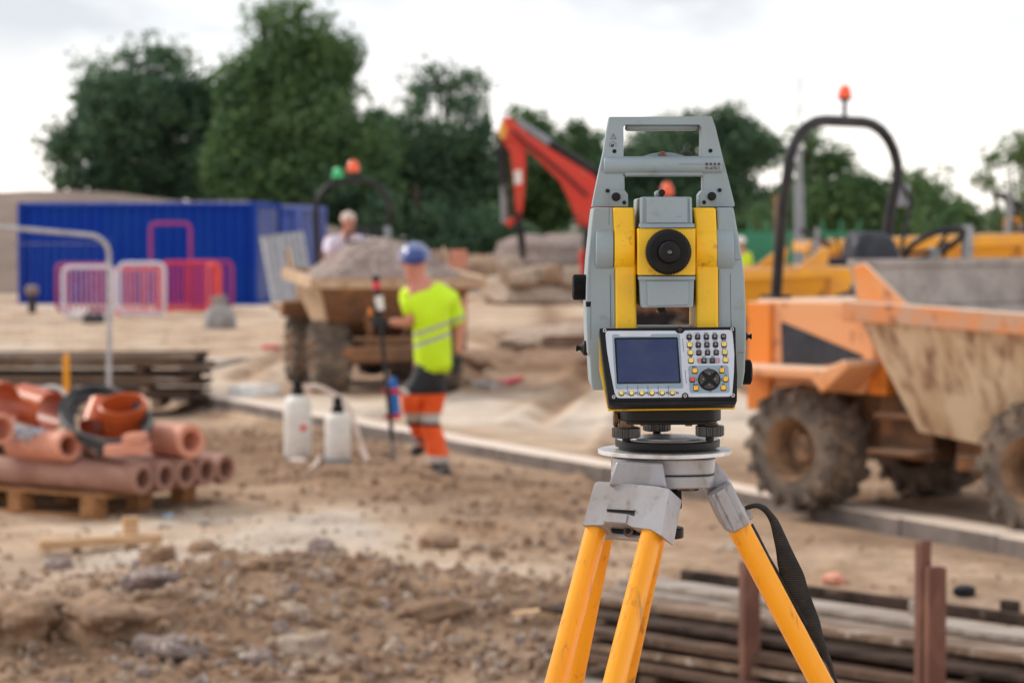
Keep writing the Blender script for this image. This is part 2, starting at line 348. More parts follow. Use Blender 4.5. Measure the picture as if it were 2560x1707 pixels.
def soil_at(x, y):
    s = kside(x, y)
    base = .42 if s < 0 else .14
    if s > 0:
        n = noise.fractal(Vector((x*.35, y*.16, 3)), 1, 2, 3)
        base += n*.62 + noise.fractal(Vector((x*1.1+y*.25, y*.45-x*.2, 9)), 1, 2, 3)*.30
    a = 0; w = 0
    for zx, zy, rx, ry, rot, val, st in ZONES:
        d = ((x-zx)/rx)**2+((y-zy)/ry)**2
        if d < 6:
            k = st*math.exp(-d*1.4); a += val*k; w += k
    if w > 0:
        base = (base*.18+a)/(.18+w)
    if s > .2: base += .38*rut_at(x, y)
    return min(1, max(0, base + noise.fractal(Vector((x*1.6, y*1.6, 0)), 1, 2, 4)*.22))
RUTS = [(Gd(1060, 985), Gd(1290, 690), .9), (Gd(700, 880), Gd(1180, 660), -1.2), (Gd(1640, 1100), Gd(1180, 790), 1.1)]
def rut_at(x, y):
    g = 0
    for a, b, bow in RUTS:
        if not (min(a.y, b.y)-1 < y < max(a.y, b.y)+1): continue
        t = (y-a.y)/(b.y-a.y); xc = a.x+(b.x-a.x)*t+bow*math.sin(t*math.pi)
        q = abs(abs(x-xc)-.72); g = max(g, math.exp(-(q/.20)**2)*(1+.5*noise.noise(Vector((x*3, y*1.2, 7)))))
    return g
def h_at(x, y):
    s = kside(x, y); r = 1-sstep(-.5, .05, s)
    z = .085*sstep(.06, .24, s)
    along = (x-KA.x)*kd.x+(y-KA.y)*kd.y
    z -= .10*(1-sstep(1.5, 6.5, along))*math.exp(-((s+.6)/.9)**2)*(1-sstep(-.12, .0, s))*sstep(-3, 0, along)
    if y > 40: z += noise.noise(Vector((x*.05, y*.03, 5)))*.25*sstep(40, 60, y)*.0
    for hx, hy, rx, ry, h in HEAPS:
        d = ((x-hx)/rx)**2+((y-hy)/ry)**2
        if d < 5: z += h*math.exp(-d)*r
    if y < 45:
        k = 1-sstep(15, 40, y)*.6
        so = soil_at(x, y) if r > .02 and abs(x) < 7 and 8.5 < y < 24 else .3
        z += r*(.028*noise.fractal(Vector((x*1.3, y*1.3, 1)), 1, 2, 3) + (.012+.085*so*so)*noise.ridged_multi_fractal(Vector((x*3.4, y*3.4, 2)), .9, 2, 4, 1, 2)*.5)*k
        z += (1-r)*math.exp(-((x-FH.x)/1.3)**2-((y-FH.y)/3.0)**2)*(.10+.10*noise.noise(Vector((x*1.5, y*.9, 4))))
        g = rut_at(x, y); z += (1-r)*(.03*sstep(.0, .25, g)*(1-g)*2-.06*g)
        z += (1-r)*.03*sstep(40, 22, y)*noise.ridged_multi_fractal(Vector((x*1.1, y*.35, 2)), .9, 2, 3, 1, 2)*.35
        z += (1-r)*.018*noise.fractal(Vector((x*.7, y*.5, 1)), 1, 2, 3)
    return z
def make_ground():
    ys = [-6, 0, 3, 6, 7.5, 8.3]; y = 8.6
    while y < 420: ys.append(y); y += max(.032, (y-6)*.0085 if y < 25 else y*.018)
    ys.append(900); nc = 400; verts = []; soil = []
    for y in ys:
        hw = 2.2+.30*max(y, 0) if y < 60 else .30*y+2.2
        hw = max(hw, 4.0) + (0 if y < 60 else (y-60)*.9)
        for i in range(nc+1):
            t = i/nc*2-1; x = hw*t*(.72+.28*abs(t)) if y < 60 else hw*t
            fine = 8 < y < 60
            verts.append((x, y, h_at(x, y) if fine else (.075 if y >= 60 else 0)))
            soil.append(soil_at(x, y) if 8 < y < 90 else .25)
    fs = [(r*(nc+1)+i, r*(nc+1)+i+1, (r+1)*(nc+1)+i+1, (r+1)*(nc+1)+i) for r in range(len(ys)-1) for i in range(nc)]
    mb = MB(); mb.v = verts; mb.f = fs
    m = bpy.data.materials.new('site_soil'); m.use_nodes = True
    t = m.node_tree; n = t.nodes; l = t.links; p = n['Principled BSDF']; p.inputs['Roughness'].default_value = .95; p.inputs['Specular IOR Level'].default_value = .2
    at = n.new('ShaderNodeAttribute'); at.attribute_name = 'soil'
    co = n.new('ShaderNodeTexCoord')
    def noi(s, d=6, ro=.62):
        q = n.new('ShaderNodeTexNoise'); q.inputs['Scale'].default_value = s; q.inputs['Detail'].default_value = d; q.inputs['Roughness'].default_value = ro; l.new(co.outputs['Object'], q.inputs['Vector']); return q
    ad = n.new('ShaderNodeMath'); ad.operation = 'MULTIPLY_ADD'; q = noi(9); l.new(q.outputs[0], ad.inputs[0]); ad.inputs[1].default_value = .55
    sb = n.new('ShaderNodeMath'); sb.operation = 'SUBTRACT'; l.new(at.outputs['Fac'], sb.inputs[0]); sb.inputs[1].default_value = .28; l.new(sb.outputs[0], ad.inputs[2])
    cr = n.new('ShaderNodeValToRGB'); e = cr.color_ramp.elements
    st = [(0, rgb(220, 207, 192)), (.22, rgb(208, 185, 162)), (.45, rgb(184, 158, 134)), (.7, rgb(158, 130, 106)), (1, rgb(132, 104, 80))]
    while len(e) < len(st): e.new(.5)
    for i, (a, c) in enumerate(st): e[i].position = a; e[i].color = (*c, 1)
    l.new(ad.outputs[0], cr.inputs[0])
    x = n.new('ShaderNodeMix'); x.data_type = 'RGBA'; x.blend_type = 'MULTIPLY'; x.inputs['Factor'].default_value = .30
    q2 = noi(55, 3, .6); c2 = n.new('ShaderNodeValToRGB'); c2.color_ramp.elements[0].position = .32; c2.color_ramp.elements[0].color = (.45, .42, .40, 1); c2.color_ramp.elements[1].position = .62; c2.color_ramp.elements[1].color = (1.1, 1.1, 1.1, 1)
    l.new(q2.outputs[0], c2.inputs[0]); l.new(cr.outputs[0], x.inputs['A']); l.new(c2.outputs[0], x.inputs['B'])
    x2 = n.new('ShaderNodeMix'); x2.data_type = 'RGBA'; x2.blend_type = 'MULTIPLY'; x2.inputs['Factor'].default_value = .62
    q3 = noi(.55, 5, .55); c3 = n.new('ShaderNodeValToRGB'); c3.color_ramp.elements[0].position = .35; c3.color_ramp.elements[0].color = (.70, .68, .68, 1); c3.color_ramp.elements[1].position = .62; c3.color_ramp.elements[1].color = (1.08, 1.04, 1, 1)
    l.new(q3.outputs[0], c3.inputs[0]); l.new(x.outputs['Result'], x2.inputs['A']); l.new(c3.outputs[0], x2.inputs['B'])
    x3 = n.new('ShaderNodeMix'); x3.data_type = 'RGBA'; x3.blend_type = 'MULTIPLY'; x3.inputs['Factor'].default_value = .75
    q5 = noi(2.6, 7, .68); c5 = n.new('ShaderNodeValToRGB'); c5.color_ramp.elements[0].position = .36; c5.color_ramp.elements[0].color = (.70, .66, .64, 1); c5.color_ramp.elements[1].position = .60; c5.color_ramp.elements[1].color = (1.10, 1.08, 1.04, 1)
    l.new(q5.outputs[0], c5.inputs[0]); l.new(x2.outputs['Result'], x3.inputs['A']); l.new(c5.outputs[0], x3.inputs['B'])
    l.new(x3.outputs['Result'], p.inputs['Base Color'])
    b = n.new('ShaderNodeBump'); b.inputs['Distance'].default_value = .02; b.inputs['Strength'].default_value = .8; q4 = noi(40, 5, .7); l.new(q4.outputs[0], b.inputs['Height']); l.new(b.outputs[0], p.inputs['Normal'])
    o = mb.build('ground', m, normals=False, sharp=180)
    a = o.data.attributes.new('soil', 'FLOAT', 'POINT'); a.data.foreach_set('value', soil)
    return kind(o, 'structure')
make_ground()
# kerb of separate concrete lengths
kb = thing('kerb', 'long line of pale concrete kerb lengths crossing the site', 'kerb', KA, 0, world=True); kb['kind'] = 'structure'
del kb['category']
x0 = -1.9; i = 0
while x0 < KL+3:
    ln = .915; j = rnd.uniform(-.006, .006); c = KA+kd*(x0+ln/2)+kn*(.13+j)
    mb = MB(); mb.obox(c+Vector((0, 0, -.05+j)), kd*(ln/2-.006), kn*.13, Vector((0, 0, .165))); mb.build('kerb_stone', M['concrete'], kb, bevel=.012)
    x0 += ln
# far earth bank behind the container
def bank():
    top = [(-600, 2.9), (-200, 445), (0, 440), (150, 440), (330, 452), (480, 470), (640, 495), (760, 520), (900, 560), (1040, 600), (1130, 632)]
    mb = MB(); nx = 90; prof = []
    for i in range(nx+1):
        u = -500+1700*i/nx
        v = 441
        pts = [(-500, 436), (0, 437), (150, 441), (330, 455), (480, 472), (640, 497), (760, 522), (900, 562), (1040, 606), (1200, 650)]
        for a, b in zip(pts, pts[1:]):
            if a[0] <= u <= b[0]: v = a[1]+(b[1]-a[1])*(u-a[0])/(b[0]-a[0])
        prof.append((u, v))
    rows = [(70, 0), (74, .45), (78, .85), (82, 1), (88, 1), (96, .6), (106, 0)]
    for k, (Y, q) in enumerate(rows):
        for u, v in prof:
            P = Pd(u, v, 82); x = P.x*(Y/82 if Y < 82 else 1)
            z = max(0, P.z)*q + .18*noise.fractal(Vector((x*.3, Y*.3, 0)), 1, 2, 3)*(q > 0)
            mb.v.append(Vector((x, Y, z)))
    n = nx+1
    mb.f = [(r*n+i, r*n+i+1, (r+1)*n+i+1, (r+1)*n+i) for r in range(len(rows)-1) for i in range(nx)]
    kind(mb.build('earth_bank', M['bank'], normals=False, sharp=180), 'structure')
bank()
# ================================================================== TREES
def leafmat(name, a, b, c):
    m = mat(name, a, b, scale=.45, lo=.38, hi=.64, rough=.6, c3=c, s3=1.6, lo3=.52, hi3=.7, spec=.25)
    t = m.node_tree; n = t.nodes; l = t.links; p = n['Principled BSDF']
    tr = n.new('ShaderNodeBsdfTranslucent'); x = n.new('ShaderNodeMixShader'); x.inputs[0].default_value = .32
    src = p.inputs['Base Color'].links[0].from_socket; l.new(src, tr.inputs[0])
    l.new(p.outputs[0], x.inputs[1]); l.new(tr.outputs[0], x.inputs[2]); l.new(x.outputs[0], n['Material Output'].inputs[0])
    return m
LM = [leafmat('dark_foliage', (.105, .185, .100), (.072, .140, .084), (.160, .245, .105)),
      leafmat('mid_foliage', (.115, .200, .076), (.076, .150, .066), (.185, .275, .095)),
      leafmat('light_foliage', (.150, .230, .085), (.105, .170, .065), (.21, .28, .13))]
def tree(label, Y, base, blobs, lm, n=14000, leaf=.30, seed=0, name='tree', cat='tree', grp='trees behind the site', loose=.45, trunkr=.28, clump=60, holes=True):
    """crown as many leaf faces gathered in clumps inside the given masses; real depth, limbs reaching each mass"""
    r = random.Random(seed); B = Pd(base[0], base[1], Y); B.z = 0
    t = thing(name, label, cat, B, 0, grp, world=True)
    s = Y/F*DS
    mb = MB(); tot = sum(b[2]*b[3] for b in blobs); tm = MB(); top = None
    for (u, v, ru, rv, *q) in blobs:
        dens = q[0] if q else 1; dens_h = 1
        c = Pd(u, v, Y); rx, rz = ru*s, rv*s; ry = (rx+rz)*.5; c.y += r.uniform(-1, 1)*ry*.4
        k = int(n*ru*rv/tot*dens); ncl = max(10, int(k/clump))
        cl = []
        for _ in range(ncl):
            d = Vector((r.gauss(0, 1), r.gauss(0, 1), r.gauss(0, 1))).normalized()*(r.random()**.38)*1.02
            p = c+Vector((d.x*rx, d.y*ry, d.z*rz))
            p += Vector((noise.noise(p*.5), 0, noise.noise(p*.5+Vector((7, 3, 1)))))*.8
            if holes and noise.noise(Vector((p.x*.95, seed*3.3, p.z*.95))) > .33: continue
            cl.append((p, r.uniform(.35, .95)*loose*1.6*(.6+.4*min(rx, 3)/3)))
        ncl = len(cl)
        if not ncl: continue
        for _ in range(k):
            p, cr_ = cl[int(r.random()*ncl)]
            gd = Vector((r.gauss(0, cr_), r.gauss(0, cr_), r.gauss(0, cr_*.7))); gd *= min(1, 1.7*cr_/max(gd.length, .001)); p = p+gd
            a = Vector((r.gauss(0, 1), r.gauss(0, 1), r.gauss(0, .7))).normalized(); b = a.cross(Vector((r.gauss(0, 1), r.gauss(0, 1), r.gauss(0, 1)))).normalized()
            e = leaf*r.uniform(.5, 1.1); w = e*.55
            mb.v += [p-a*e*.5, p+b*w*.5, p+a*e*.5, p-b*w*.5]; j = len(mb.v); mb.f.append((j-4, j-3, j-2, j-1))
        # limb
        m0 = Vector((B.x+(c.x-B.x)*.25, Y, c.z*.45)); tm.tube([Vector((B.x, Y, .2)), m0, c+Vector((0, 0, -rz*.1)), c+Vector((rx*.2, 0, rz*.6))], [trunkr*.5, trunkr*.42, trunkr*.22, .03], 6)
        for _ in range(4):
            p = cl[int(r.random()*ncl)][0]; tm.tube([m0.lerp(c, .7), c.lerp(p, .5)+Vector((0, 0, .2)), p], [trunkr*.2, trunkr*.12, .02], 5)
    tm.tube([Vector((B.x, Y, -.1)), Vector((B.x+.1, Y, 1.6)), Vector((B.x-.1, Y+.1, 3.6))], [trunkr*1.3, trunkr, trunkr*.7], 9)
    mb.build('crown', lm, t, normals=False, sharp=180); tm.build('trunk', M['bark'], t)
    return t
tree('broad dark spreading tree above the left end of the blue container', 92, (320, 500),
     [(240, 260, 80, 80), (330, 200, 90, 80), (440, 220, 80, 80), (200, 360, 85, 80), (330, 350, 110, 110), (450, 360, 90, 110), (160, 410, 55, 45, .5), (340, 140, 85, 40, .28), (190, 190, 55, 50, .6), (140, 340, 40, 60, .45), (400, 440, 110, 40), (250, 430, 90, 45), (500, 340, 60, 120), (480, 250, 50, 70), (300, 290, 130, 90), (390, 280, 110, 90)], LM[0], 40000, seed=1, clump=110, loose=.5)
tree('tallest broad tree with a thin second crown rising above it', 88, (640, 520),
     [(660, 230, 110, 110), (600, 330, 110, 120), (740, 300, 100, 130), (660, 420, 170, 110), (790, 400, 90, 120), (560, 430, 90, 90), (650, 150, 85, 60), (760, 210, 50, 80), (840, 430, 60, 110), (630, 55, 75, 34, .5), (740, 60, 62, 34, .5), (690, 25, 50, 22, .4), (600, 40, 30, 16, .4), (700, 100, 90, 30, .8), (790, 110, 22, 30, .4), (600, 150, 60, 60), (720, 150, 70, 70), (560, 250, 60, 80)], LM[1], 60000, seed=2, holes=False, loose=.5)
tree('dark tree with an open feathery top left of the red digger arm', 94, (1000, 560),
     [(1010, 330, 110, 100), (940, 420, 90, 120), (1060, 420, 100, 120), (1030, 210, 62, 46, .35), (960, 230, 45, 34, .28), (1080, 230, 38, 34, .28), (1000, 520, 150, 70), (880, 400, 70, 130), (900, 320, 50, 70, .8), (1130, 420, 60, 110), (1120, 330, 50, 60, .7), (1010, 170, 40, 26, .2)], LM[0], 36000, seed=3, clump=110, loose=.5)
tree('mid green tree behind the red digger boom', 97, (1240, 560),
     [(1240, 400, 110, 90), (1180, 470, 90, 90), (1300, 470, 110, 90), (1260, 310, 70, 40, .5), (1210, 300, 50, 30, .5), (1370, 400, 60, 80), (1350, 340, 50, 40, .4)], LM[1], 30000, seed=4, clump=90, holes=False)
tree('dark open tree seen through and beside the carrying handle', 96, (1560, 560),
     [(1570, 400, 120, 110), (1520, 320, 70, 40, .4), (1600, 280, 60, 40, .35), (1680, 370, 90, 90), (1740, 340, 60, 60), (1450, 420, 80, 90), (1480, 340, 50, 40, .25), (1700, 470, 110, 80), (1560, 500, 130, 60), (1680, 290, 50, 30, .5)], LM[0], 34000, seed=5, clump=110, loose=.48)
tree('lighter green bushy tree inside the roll bar hoop', 84, (1900, 560),
     [(1900, 450, 90, 70), (1980, 480, 90, 60), (1850, 500, 80, 60), (1880, 385, 55, 30, .28), (1930, 400, 50, 30, .22), (1850, 360, 30, 40, .4), (2060, 480, 70, 60), (2130, 470, 70, 60), (2170, 500, 60, 50), (2110, 410, 35, 28, .35)], LM[1], 25000, seed=6, clump=100, loose=.48)
tree('pale sparse tree at the right edge of the view', 70, (2330, 560),
     [(2310, 390, 60, 34, .35), (2240, 400, 45, 24, .22), (2360, 350, 50, 30, .5), (2250, 370, 35, 14, .2), (2380, 440, 60, 50, .35)], LM[2], 7000, leaf=.22, seed=7, loose=.34, trunkr=.05)
tree('low dark bush under the pale sparse tree', 78, (2290, 560),
     [(2290, 510, 110, 35, .8), (2220, 470, 40, 30, .5), (2340, 480, 60, 45, .6), (2190, 520, 70, 30)], LM[1], 5500, leaf=.24, seed=8, name='bush', cat='bush', loose=.35, trunkr=.1)
tree('dark hedge of bushes behind the loaded dumper', 86, (960, 590),
     [(760, 470, 90, 50), (880, 500, 90, 60), (1000, 545, 100, 60), (1100, 560, 90, 60), (1180, 560, 60, 50)], LM[0], 14000, seed=9, name='bush', cat='bush', loose=.35, trunkr=.12)
tree('long low green hedge behind the green fence screen', 88, (1850, 580),
     [(1480, 560, 90, 50), (1620, 560, 90, 50), (1760, 545, 90, 50), (1900, 540, 90, 45), (2040, 540, 90, 40), (2180, 545, 90, 35), (2320, 548, 90, 30), (1360, 560, 70, 40)], LM[1], 16000, leaf=.28, seed=11, name='hedge', cat='hedge', loose=.35, trunkr=.12)
# ================================================================== FAR THINGS
# blue containers
def container(label, loc, rz, L_=6.06, Wd=2.44, H=2.59, mm='blue', endmat='blue2', n1=22):
    t = thing('shipping_container', label, 'container', loc, rz, 'blue shipping containers')
    def corr(p0, dx, dn, length, n):
        mb = MB(); k = 0; pts = []
        pitch = length/n
        for i in range(n):
            a = i*pitch
            for q, o in ((0, 0), (.3, 0), (.42, 1), (.78, 1), (.9, 0)): pts.append((a+q*pitch, o*.055))
        pts.append((length, 0))
        vs = []
        for z in (.14, H-.12):
            for a, o in pts: vs.append(p0+dx*a-dn*o+Vector((0, 0, z)))
        m = len(pts); mb.add(vs, [(i, i+1, m+i+1, m+i) for i in range(m-1)]); return mb
    X, Yv = Vector((1, 0, 0)), Vector((0, 1, 0)); h = L_/2; w = Wd/2
    corr(Vector((-h+.1, -w+.02, 0)), X, -Yv, L_-.2, 22).build('side_wall', M[mm], t, normals=False)
    corr(Vector((-h+.1, w-.02, 0)), X, Yv, L_-.2, 22).build('side_wall', M[mm], t, normals=False)
    corr(Vector((-h+.02, -w+.1, 0)), Yv, -X, Wd-.2, 9).build('end_wall', M[endmat], t, normals=False)
    for k in (0, 1):
        y0 = -w+.1+k*(Wd-.2)/2
        d = corr(Vector((h-.02, y0+.01, 0)), Yv, X, (Wd-.24)/2, 5).build('door', M[endmat], t, normals=False)
        for q in (.3, .75):
            mb = MB(); yy = y0+q*(Wd-.2)/2; mb.cyl((h+.03, yy, .15), (h+.03, yy, H-.15), .018, n=6); mb.build('lock_bar', M['steel'], d)
    mb = MB()
    for a in (-1, 1):
        for b in (-1, 1): mb.box(a*h-.06, a*h+.06, b*w-.06, b*w+.06, 0, H)
        mb.box(-h+.06, h-.06, a*w-.04, a*w+.04, H-.12, H-.03); mb.box(-h+.06, h-.06, a*w-.04, a*w+.04, 0, .14)
        mb.box(a*h-.04, a*h+.04, -w+.06, w-.06, H-.12, H-.002); mb.box(a*h-.04, a*h+.04, -w+.06, w-.06, .002, .14)
    mb.build('frame', M[mm], t)
    r_ = MB(); r_.box(-h+.06, h-.06, -w+.06, w-.06, H-.09, H-.04)
    for i in range(22): a = -h+.16+i*(L_-.3)/22; r_.box(a, a+.16, -w-.02, w+.02, H-.04, H+.03)
    r_.build('roof', M['highlitroof'], t)
    return t
d1 = 61.0
pA = Pd(48, 560, d1); pB = Pd(568, 560, d1-.95)
v_ = (pB-pA); v_.z = 0; rz1 = math.atan2(v_.y, v_.x); dirn = v_.normalized(); nn = Vector((-dirn.y, dirn.x, 0))
c1 = pA+dirn*3.03+nn*1.22; c1.z = .03
container('front blue corrugated container with red barriers stood before it', c1, rz1)
c2_ = c1+Vector((.75, 5.0, -.03)); container('second blue container showing its ribbed end behind the first', c2_, rz1-.05, mm='blue2')
# plastic pedestrian barriers
def barrier(label, u0, u1, vt, vb, Y, colr, inner=True, rz=0, legs=True, tall=False, n=9, grp='plastic pedestrian barriers'):
    a = Pd(u0, vb, Y); b = Pd(u1, vb, Y); top = Pd(u0, vt, Y).z; z0 = .14; w = (b.x-a.x); c = (a+b)/2; c.z = .02
    t = thing('pedestrian_barrier', label, 'barrier', c, rz, grp)
    zt = top-.03; r = .16
    path = rpoly([(-w/2, z0), (w/2, z0), (w/2, zt), (-w/2, zt)], r, 5)
    fm = MB(); fm.tube([(p[0], 0, p[1]) for p in path], .042, 8, closed=True); fm.build('frame', M[colr], t)
    if inner:
        for i in range(n):
            x = -w/2+.1+(w-.2)*i/(n-1); q = MB(); q.box(x-.018, x+.018, -.012, .012, z0+.03, zt-.03); q.build('bar', M['inner_'+colr] if 'inner_'+colr in M else M[colr], t)
    if legs:
        for s in (-1, 1):
            q = MB(); q.box(s*w*.36-.04, s*w*.36+.04, -.26, .26, .0, .05); q.box(s*w*.36-.03, s*w*.36+.03, -.03, .03, .05, z0+.02); q.build('foot', M[colr], t)
    return t
M['b_red'] = mat('red_barrier_plastic', rgb(214, 44, 66), rgb(200, 40, 64), rough=.45)
M['b_orange'] = mat('orange_red_barrier_plastic', rgb(236, 86, 70), rgb(226, 80, 64), rough=.45)
M['b_magenta'] = mat('faded_crimson_barrier_plastic', rgb(160, 40, 106), rgb(150, 36, 100), rough=.45)
M['b_white'] = mat('white_barrier_plastic', rgb(216, 212, 222), rgb(206, 202, 212), rough=.45)
M['inner_b_white'] = mat('pinkish_barrier_bar', rgb(196, 150, 176), rgb(206, 110, 126), rough=.45)
barrier('white framed barrier nearest the grey tube panel', 147, 262, 612, 738, 49.5, 'b_white', rz=.12)
barrier('white framed barrier tilted beside the orange one', 272, 380, 604, 722, 50.5, 'b_white', rz=-.15)
barrier('crimson barrier mostly hidden behind the leftmost white one', 132, 256, 606, 724, 52.5, 'b_magenta', rz=.1)
barrier('orange red barrier showing between the two white frames', 262, 372, 616, 716, 51.6, 'b_orange', rz=.15, n=7)
barrier('red barrier right of the white frames', 372, 500, 602, 706, 53.5, 'b_red', rz=0, n=11)
barrier('crimson barrier at the right end of the row', 430, 534, 600, 704, 55.5, 'b_magenta', n=8)
barrier('short orange red barrier turned edgeways near the right end', 478, 505, 606, 708, 52.6, 'b_orange', rz=.2, n=3)
barrier('tall crimson hoop standing on end against the container', 347, 438, 512, 700, 57, 'b_magenta', inner=False)
# stacked fence panels leaning at the container corner
t = thing('leaning_fence_panels', 'stack of pale grey mesh fence panels leaning against the container end', 'fence panels', Gd(650, 712), 0, world=True)
for i in range(5):
    Y = 50+i*.16; u = 602+i*13
    path = [Pd(u, 545-i*2, Y+.8), Pd(u+38, 540-i*2, Y+1.0), Pd(u+66, 705, Y), Pd(u+30, 712, Y-.1)]
    mb = MB(); mb.tube(path, .04, 6, closed=True)
    for k in range(1, 9):
        f = k/9; mb.tube([path[0].lerp(path[1], f), path[3].lerp(path[2], f)], .018, 4)
    mb.build('fence_panel', M['paletube'], t)
# small things by the barriers
t = thing('bollard', 'short black bollard with a pale cap left of the barriers', 'bollard', Gd(74, 728), 0)
mb = MB(); mb.cyl((0, 0, 0), (0, 0, .5), .09); mb.build('post', M['dark'], t); mb = MB(); mb.lathe((0, 0, .5), (0, 0, 1), [(0, .14), (.16, .14), (.2, .08)]); mb.build('cap', M['gravel'], t)
def lump(name, label, cat, p, sx, sy, sz, m, jit=.16, seed=0, group=None, n=9, mm=6, kindof=None):
    """irregular broken block or stone"""
    r = random.Random(seed); mb = MB(); mb.ball((0, 0, 0), 1, n=n, m=mm)
    for i, v in enumerate(mb.v):
        k = 1+noise.noise(v*1.3+Vector((seed*3.1, 0, 0)))*jit*2.2+noise.fractal(v*3.2+Vector((0, seed*1.7, 0)), .9, 2, 4)*jit*.9+abs(noise.noise(v*2.1+Vector((seed, 5, 0))))*jit*1.2+r.uniform(-jit, jit)*.12
        v = Vector((v.x, v.y, v.z))*k
        q = max(abs(v.x), abs(v.y), abs(v.z)); v = v.lerp(v/q*.8, .35)
        mb.v[i] = Vector((v.x*sx, v.y*sy, max(v.z*sz, -sz*.75)))
    o = mb.build(name, m, sharp=28); o.location = (p[0], p[1], p[2]+sz*.55); o.rotation_euler = (0, 0, r.uniform(0, 6))
    if label: tag(o, label, cat, group)
    return o
M['bag'] = mat('grey_woven_bag', rgb(158, 154, 152), rgb(134, 128, 124), scale=4, rough=.9)
p = Gd(505, 765); t = thing('bulk_bag', 'slumped grey bulk bag standing alone left of the loaded dumper', 'bag', p, .3)
mb = MB(); nseg = 18
for k, (z, w) in enumerate([(0, .24), (.08, .29), (.25, .28), (.4, .25), (.48, .17), (.55, .10), (.66, .12)]):
    for i in range(nseg):
        a = 2*math.pi*i/nseg; q = (abs(math.cos(a))**4+abs(math.sin(a))**4)**-.25; j = 1+.07*math.sin(a*5+k)
        mb.v.append(Vector((math.cos(a)*q*w*j, math.sin(a)*q*w*j, z)))
mb.f = [(k*nseg+i, k*nseg+(i+1) % nseg, (k+1)*nseg+(i+1) % nseg, (k+1)*nseg+i) for k in range(6) for i in range(nseg)]+[tuple(range(nseg))[::-1], tuple(range(6*nseg, 7*nseg))]
mb.build('sack', M['bag'], t); mb = MB(); mb.tube([(-.2, 0, .4), (-.15, 0, .66), (.1, 0, .7), (.2, 0, .42)], .018, 6); mb.build('lifting_loop', M['bag'], t)
t = thing('fuel_can', 'small black petrol can on the ground before the barriers', 'can', Gd(215, 752), .3)
mb = MB(); mb.box(-.2, .2, -.12, .12, 0, .26); mb.build('body', M['dark'], t, bevel=.03); mb = MB(); mb.tube([(-.12, 0, .25), (-.1, 0, .34), (.1, 0, .34), (.12, 0, .25)], .02, 6); mb.build('handle', M['dark'], t)
t = thing('white_drum', 'small white tub lying by the foot of the white barrier', 'tub', Gd(185, 742), .3)
mb = MB(); mb.lathe((-.2, 0, .14), (1, 0, .1), [(0, .13), (.4, .12)]); mb.build('body', M['white'], t)
# green windbreak fence
GF = thing('screened_fence', 'fence hung with green windbreak netting far right', 'fence', (0, 0, 0), 0)
M['net'] = mat('green_netting', rgb(58, 128, 96), rgb(48, 112, 84), scale=1.5, rough=.8)
GY = 74
xs = [Pd(u, 560, GY).x for u in range(1385, 2010, 42)]
for i, x in enumerate(xs):
    zt = 1.95; mb = MB(); mb.cyl((x, GY, 0), (x, GY, zt+.3), .04, n=8); mb.build('post', M['net'], GF)
    if i+1 < len(xs):
        mb = MB(); n = 6; x1 = xs[i+1]
        for a in range(n+1):
            xx = x+.03+(x1-x-.06)*a/n; bow = math.sin(a/n*math.pi)*.06
            mb.v += [Vector((xx, GY-.03+bow, .05)), Vector((xx, GY-.03+bow*.3, zt-.04*math.sin(a/n*math.pi)))]
        mb.f = [(2*a, 2*a+2, 2*a+3, 2*a+1) for a in range(n)]; o = mb.build('net_panel', M['net'], GF, normals=False)
t = thing('rail_fence', 'long pale grey rail fence across the far right', 'fence', (0, 0, 0))
for k, (za, zb) in enumerate(((1.62, 1.72), (1.0, 1.08))):
    mb = MB(); mb.box(Pd(2075, 0, 66).x, Pd(2460, 0, 66).x, 66, 66.06, za, zb); mb.build('rail', M['steel'], t)
for u in range(2080, 2460, 60):
    x = Pd(u, 0, 66).x; mb = MB(); mb.box(x-.05, x+.05, 66.08, 66.18, 0, 1.66); mb.build('post', M['steel'], t)
# lamp column
LY = 52; xl = Pd(1838, 0, LY).x
t = thing('lamp_post', 'grey tapered lamp column rising behind the black roll bar', 'lamp post', (xl, LY, 0))
zk = Pd(0, 430, LY).z; mb = MB(); mb.lathe((0, 0, 0), (0, 0, 1), [(0, .11), (zk, .105), (zk+.12, .075)], 14); mb.build('column_base', M['steel'], t)
mb = MB(); mb.cyl((0, 0, zk+.1), (0, 0, Pd(0, 345, LY).z), .07, .06); mb.cyl((0, 0, Pd(0, 346, LY).z), (0, 0, Pd(0, 175, LY).z), .018, .014, n=8); mb.build('column', M['steel'], t)
pg = Pd(1792, 560, 50); t = thing('timber_post', 'brown square post just left of the grey lamp column', 'post', (pg.x, 50, 0))
mb = MB(); mb.box(-.11, .11, -.11, .11, 0, Pd(0, 455, 50).z); mb.build('post', M['mudbrown'], t); mb = MB(); mb.box(-.14, .14, -.14, .14, Pd(0, 455, 50).z, Pd(0, 455, 50).z+.05); mb.build('cap', M['mudbrown'], t)
# rubble mounds near the digger
lump('earth_mound', 'grey earth mound behind the digger bucket', 'mound', Gd(1262, 670), 2.2, 1.6, 1.25, M['gravel'], seed=3, n=24, mm=14)
lump('earth_mound', 'broad low spoil mound right behind the loaded dumper', 'mound', Gd(1085, 672), 2.2, 1.5, .72, M['stoneb'], seed=5, n=26, mm=14, jit=.22)
lump('earth_mound', 'long pale spoil ridge to the left of the digger tracks', 'mound', Gd(1335, 690), 1.5, 1.2, .60, M['stone'], seed=6, n=26, mm=14, jit=.22)
lump('earth_mound', 'small brown spoil heap beyond the kerb to the right of the worker', 'mound', Gd(1180, 860), 1.0, .8, .20, M['stoneb'], seed=7, n=24, mm=14, jit=.28)
lump('earth_mound', 'low sandy heap just left of the surveying instrument, beyond the kerb', 'mound', Gd(1310, 805), 1.3, 1.0, .26, M['stone'], seed=9, n=24, mm=14, jit=.28)
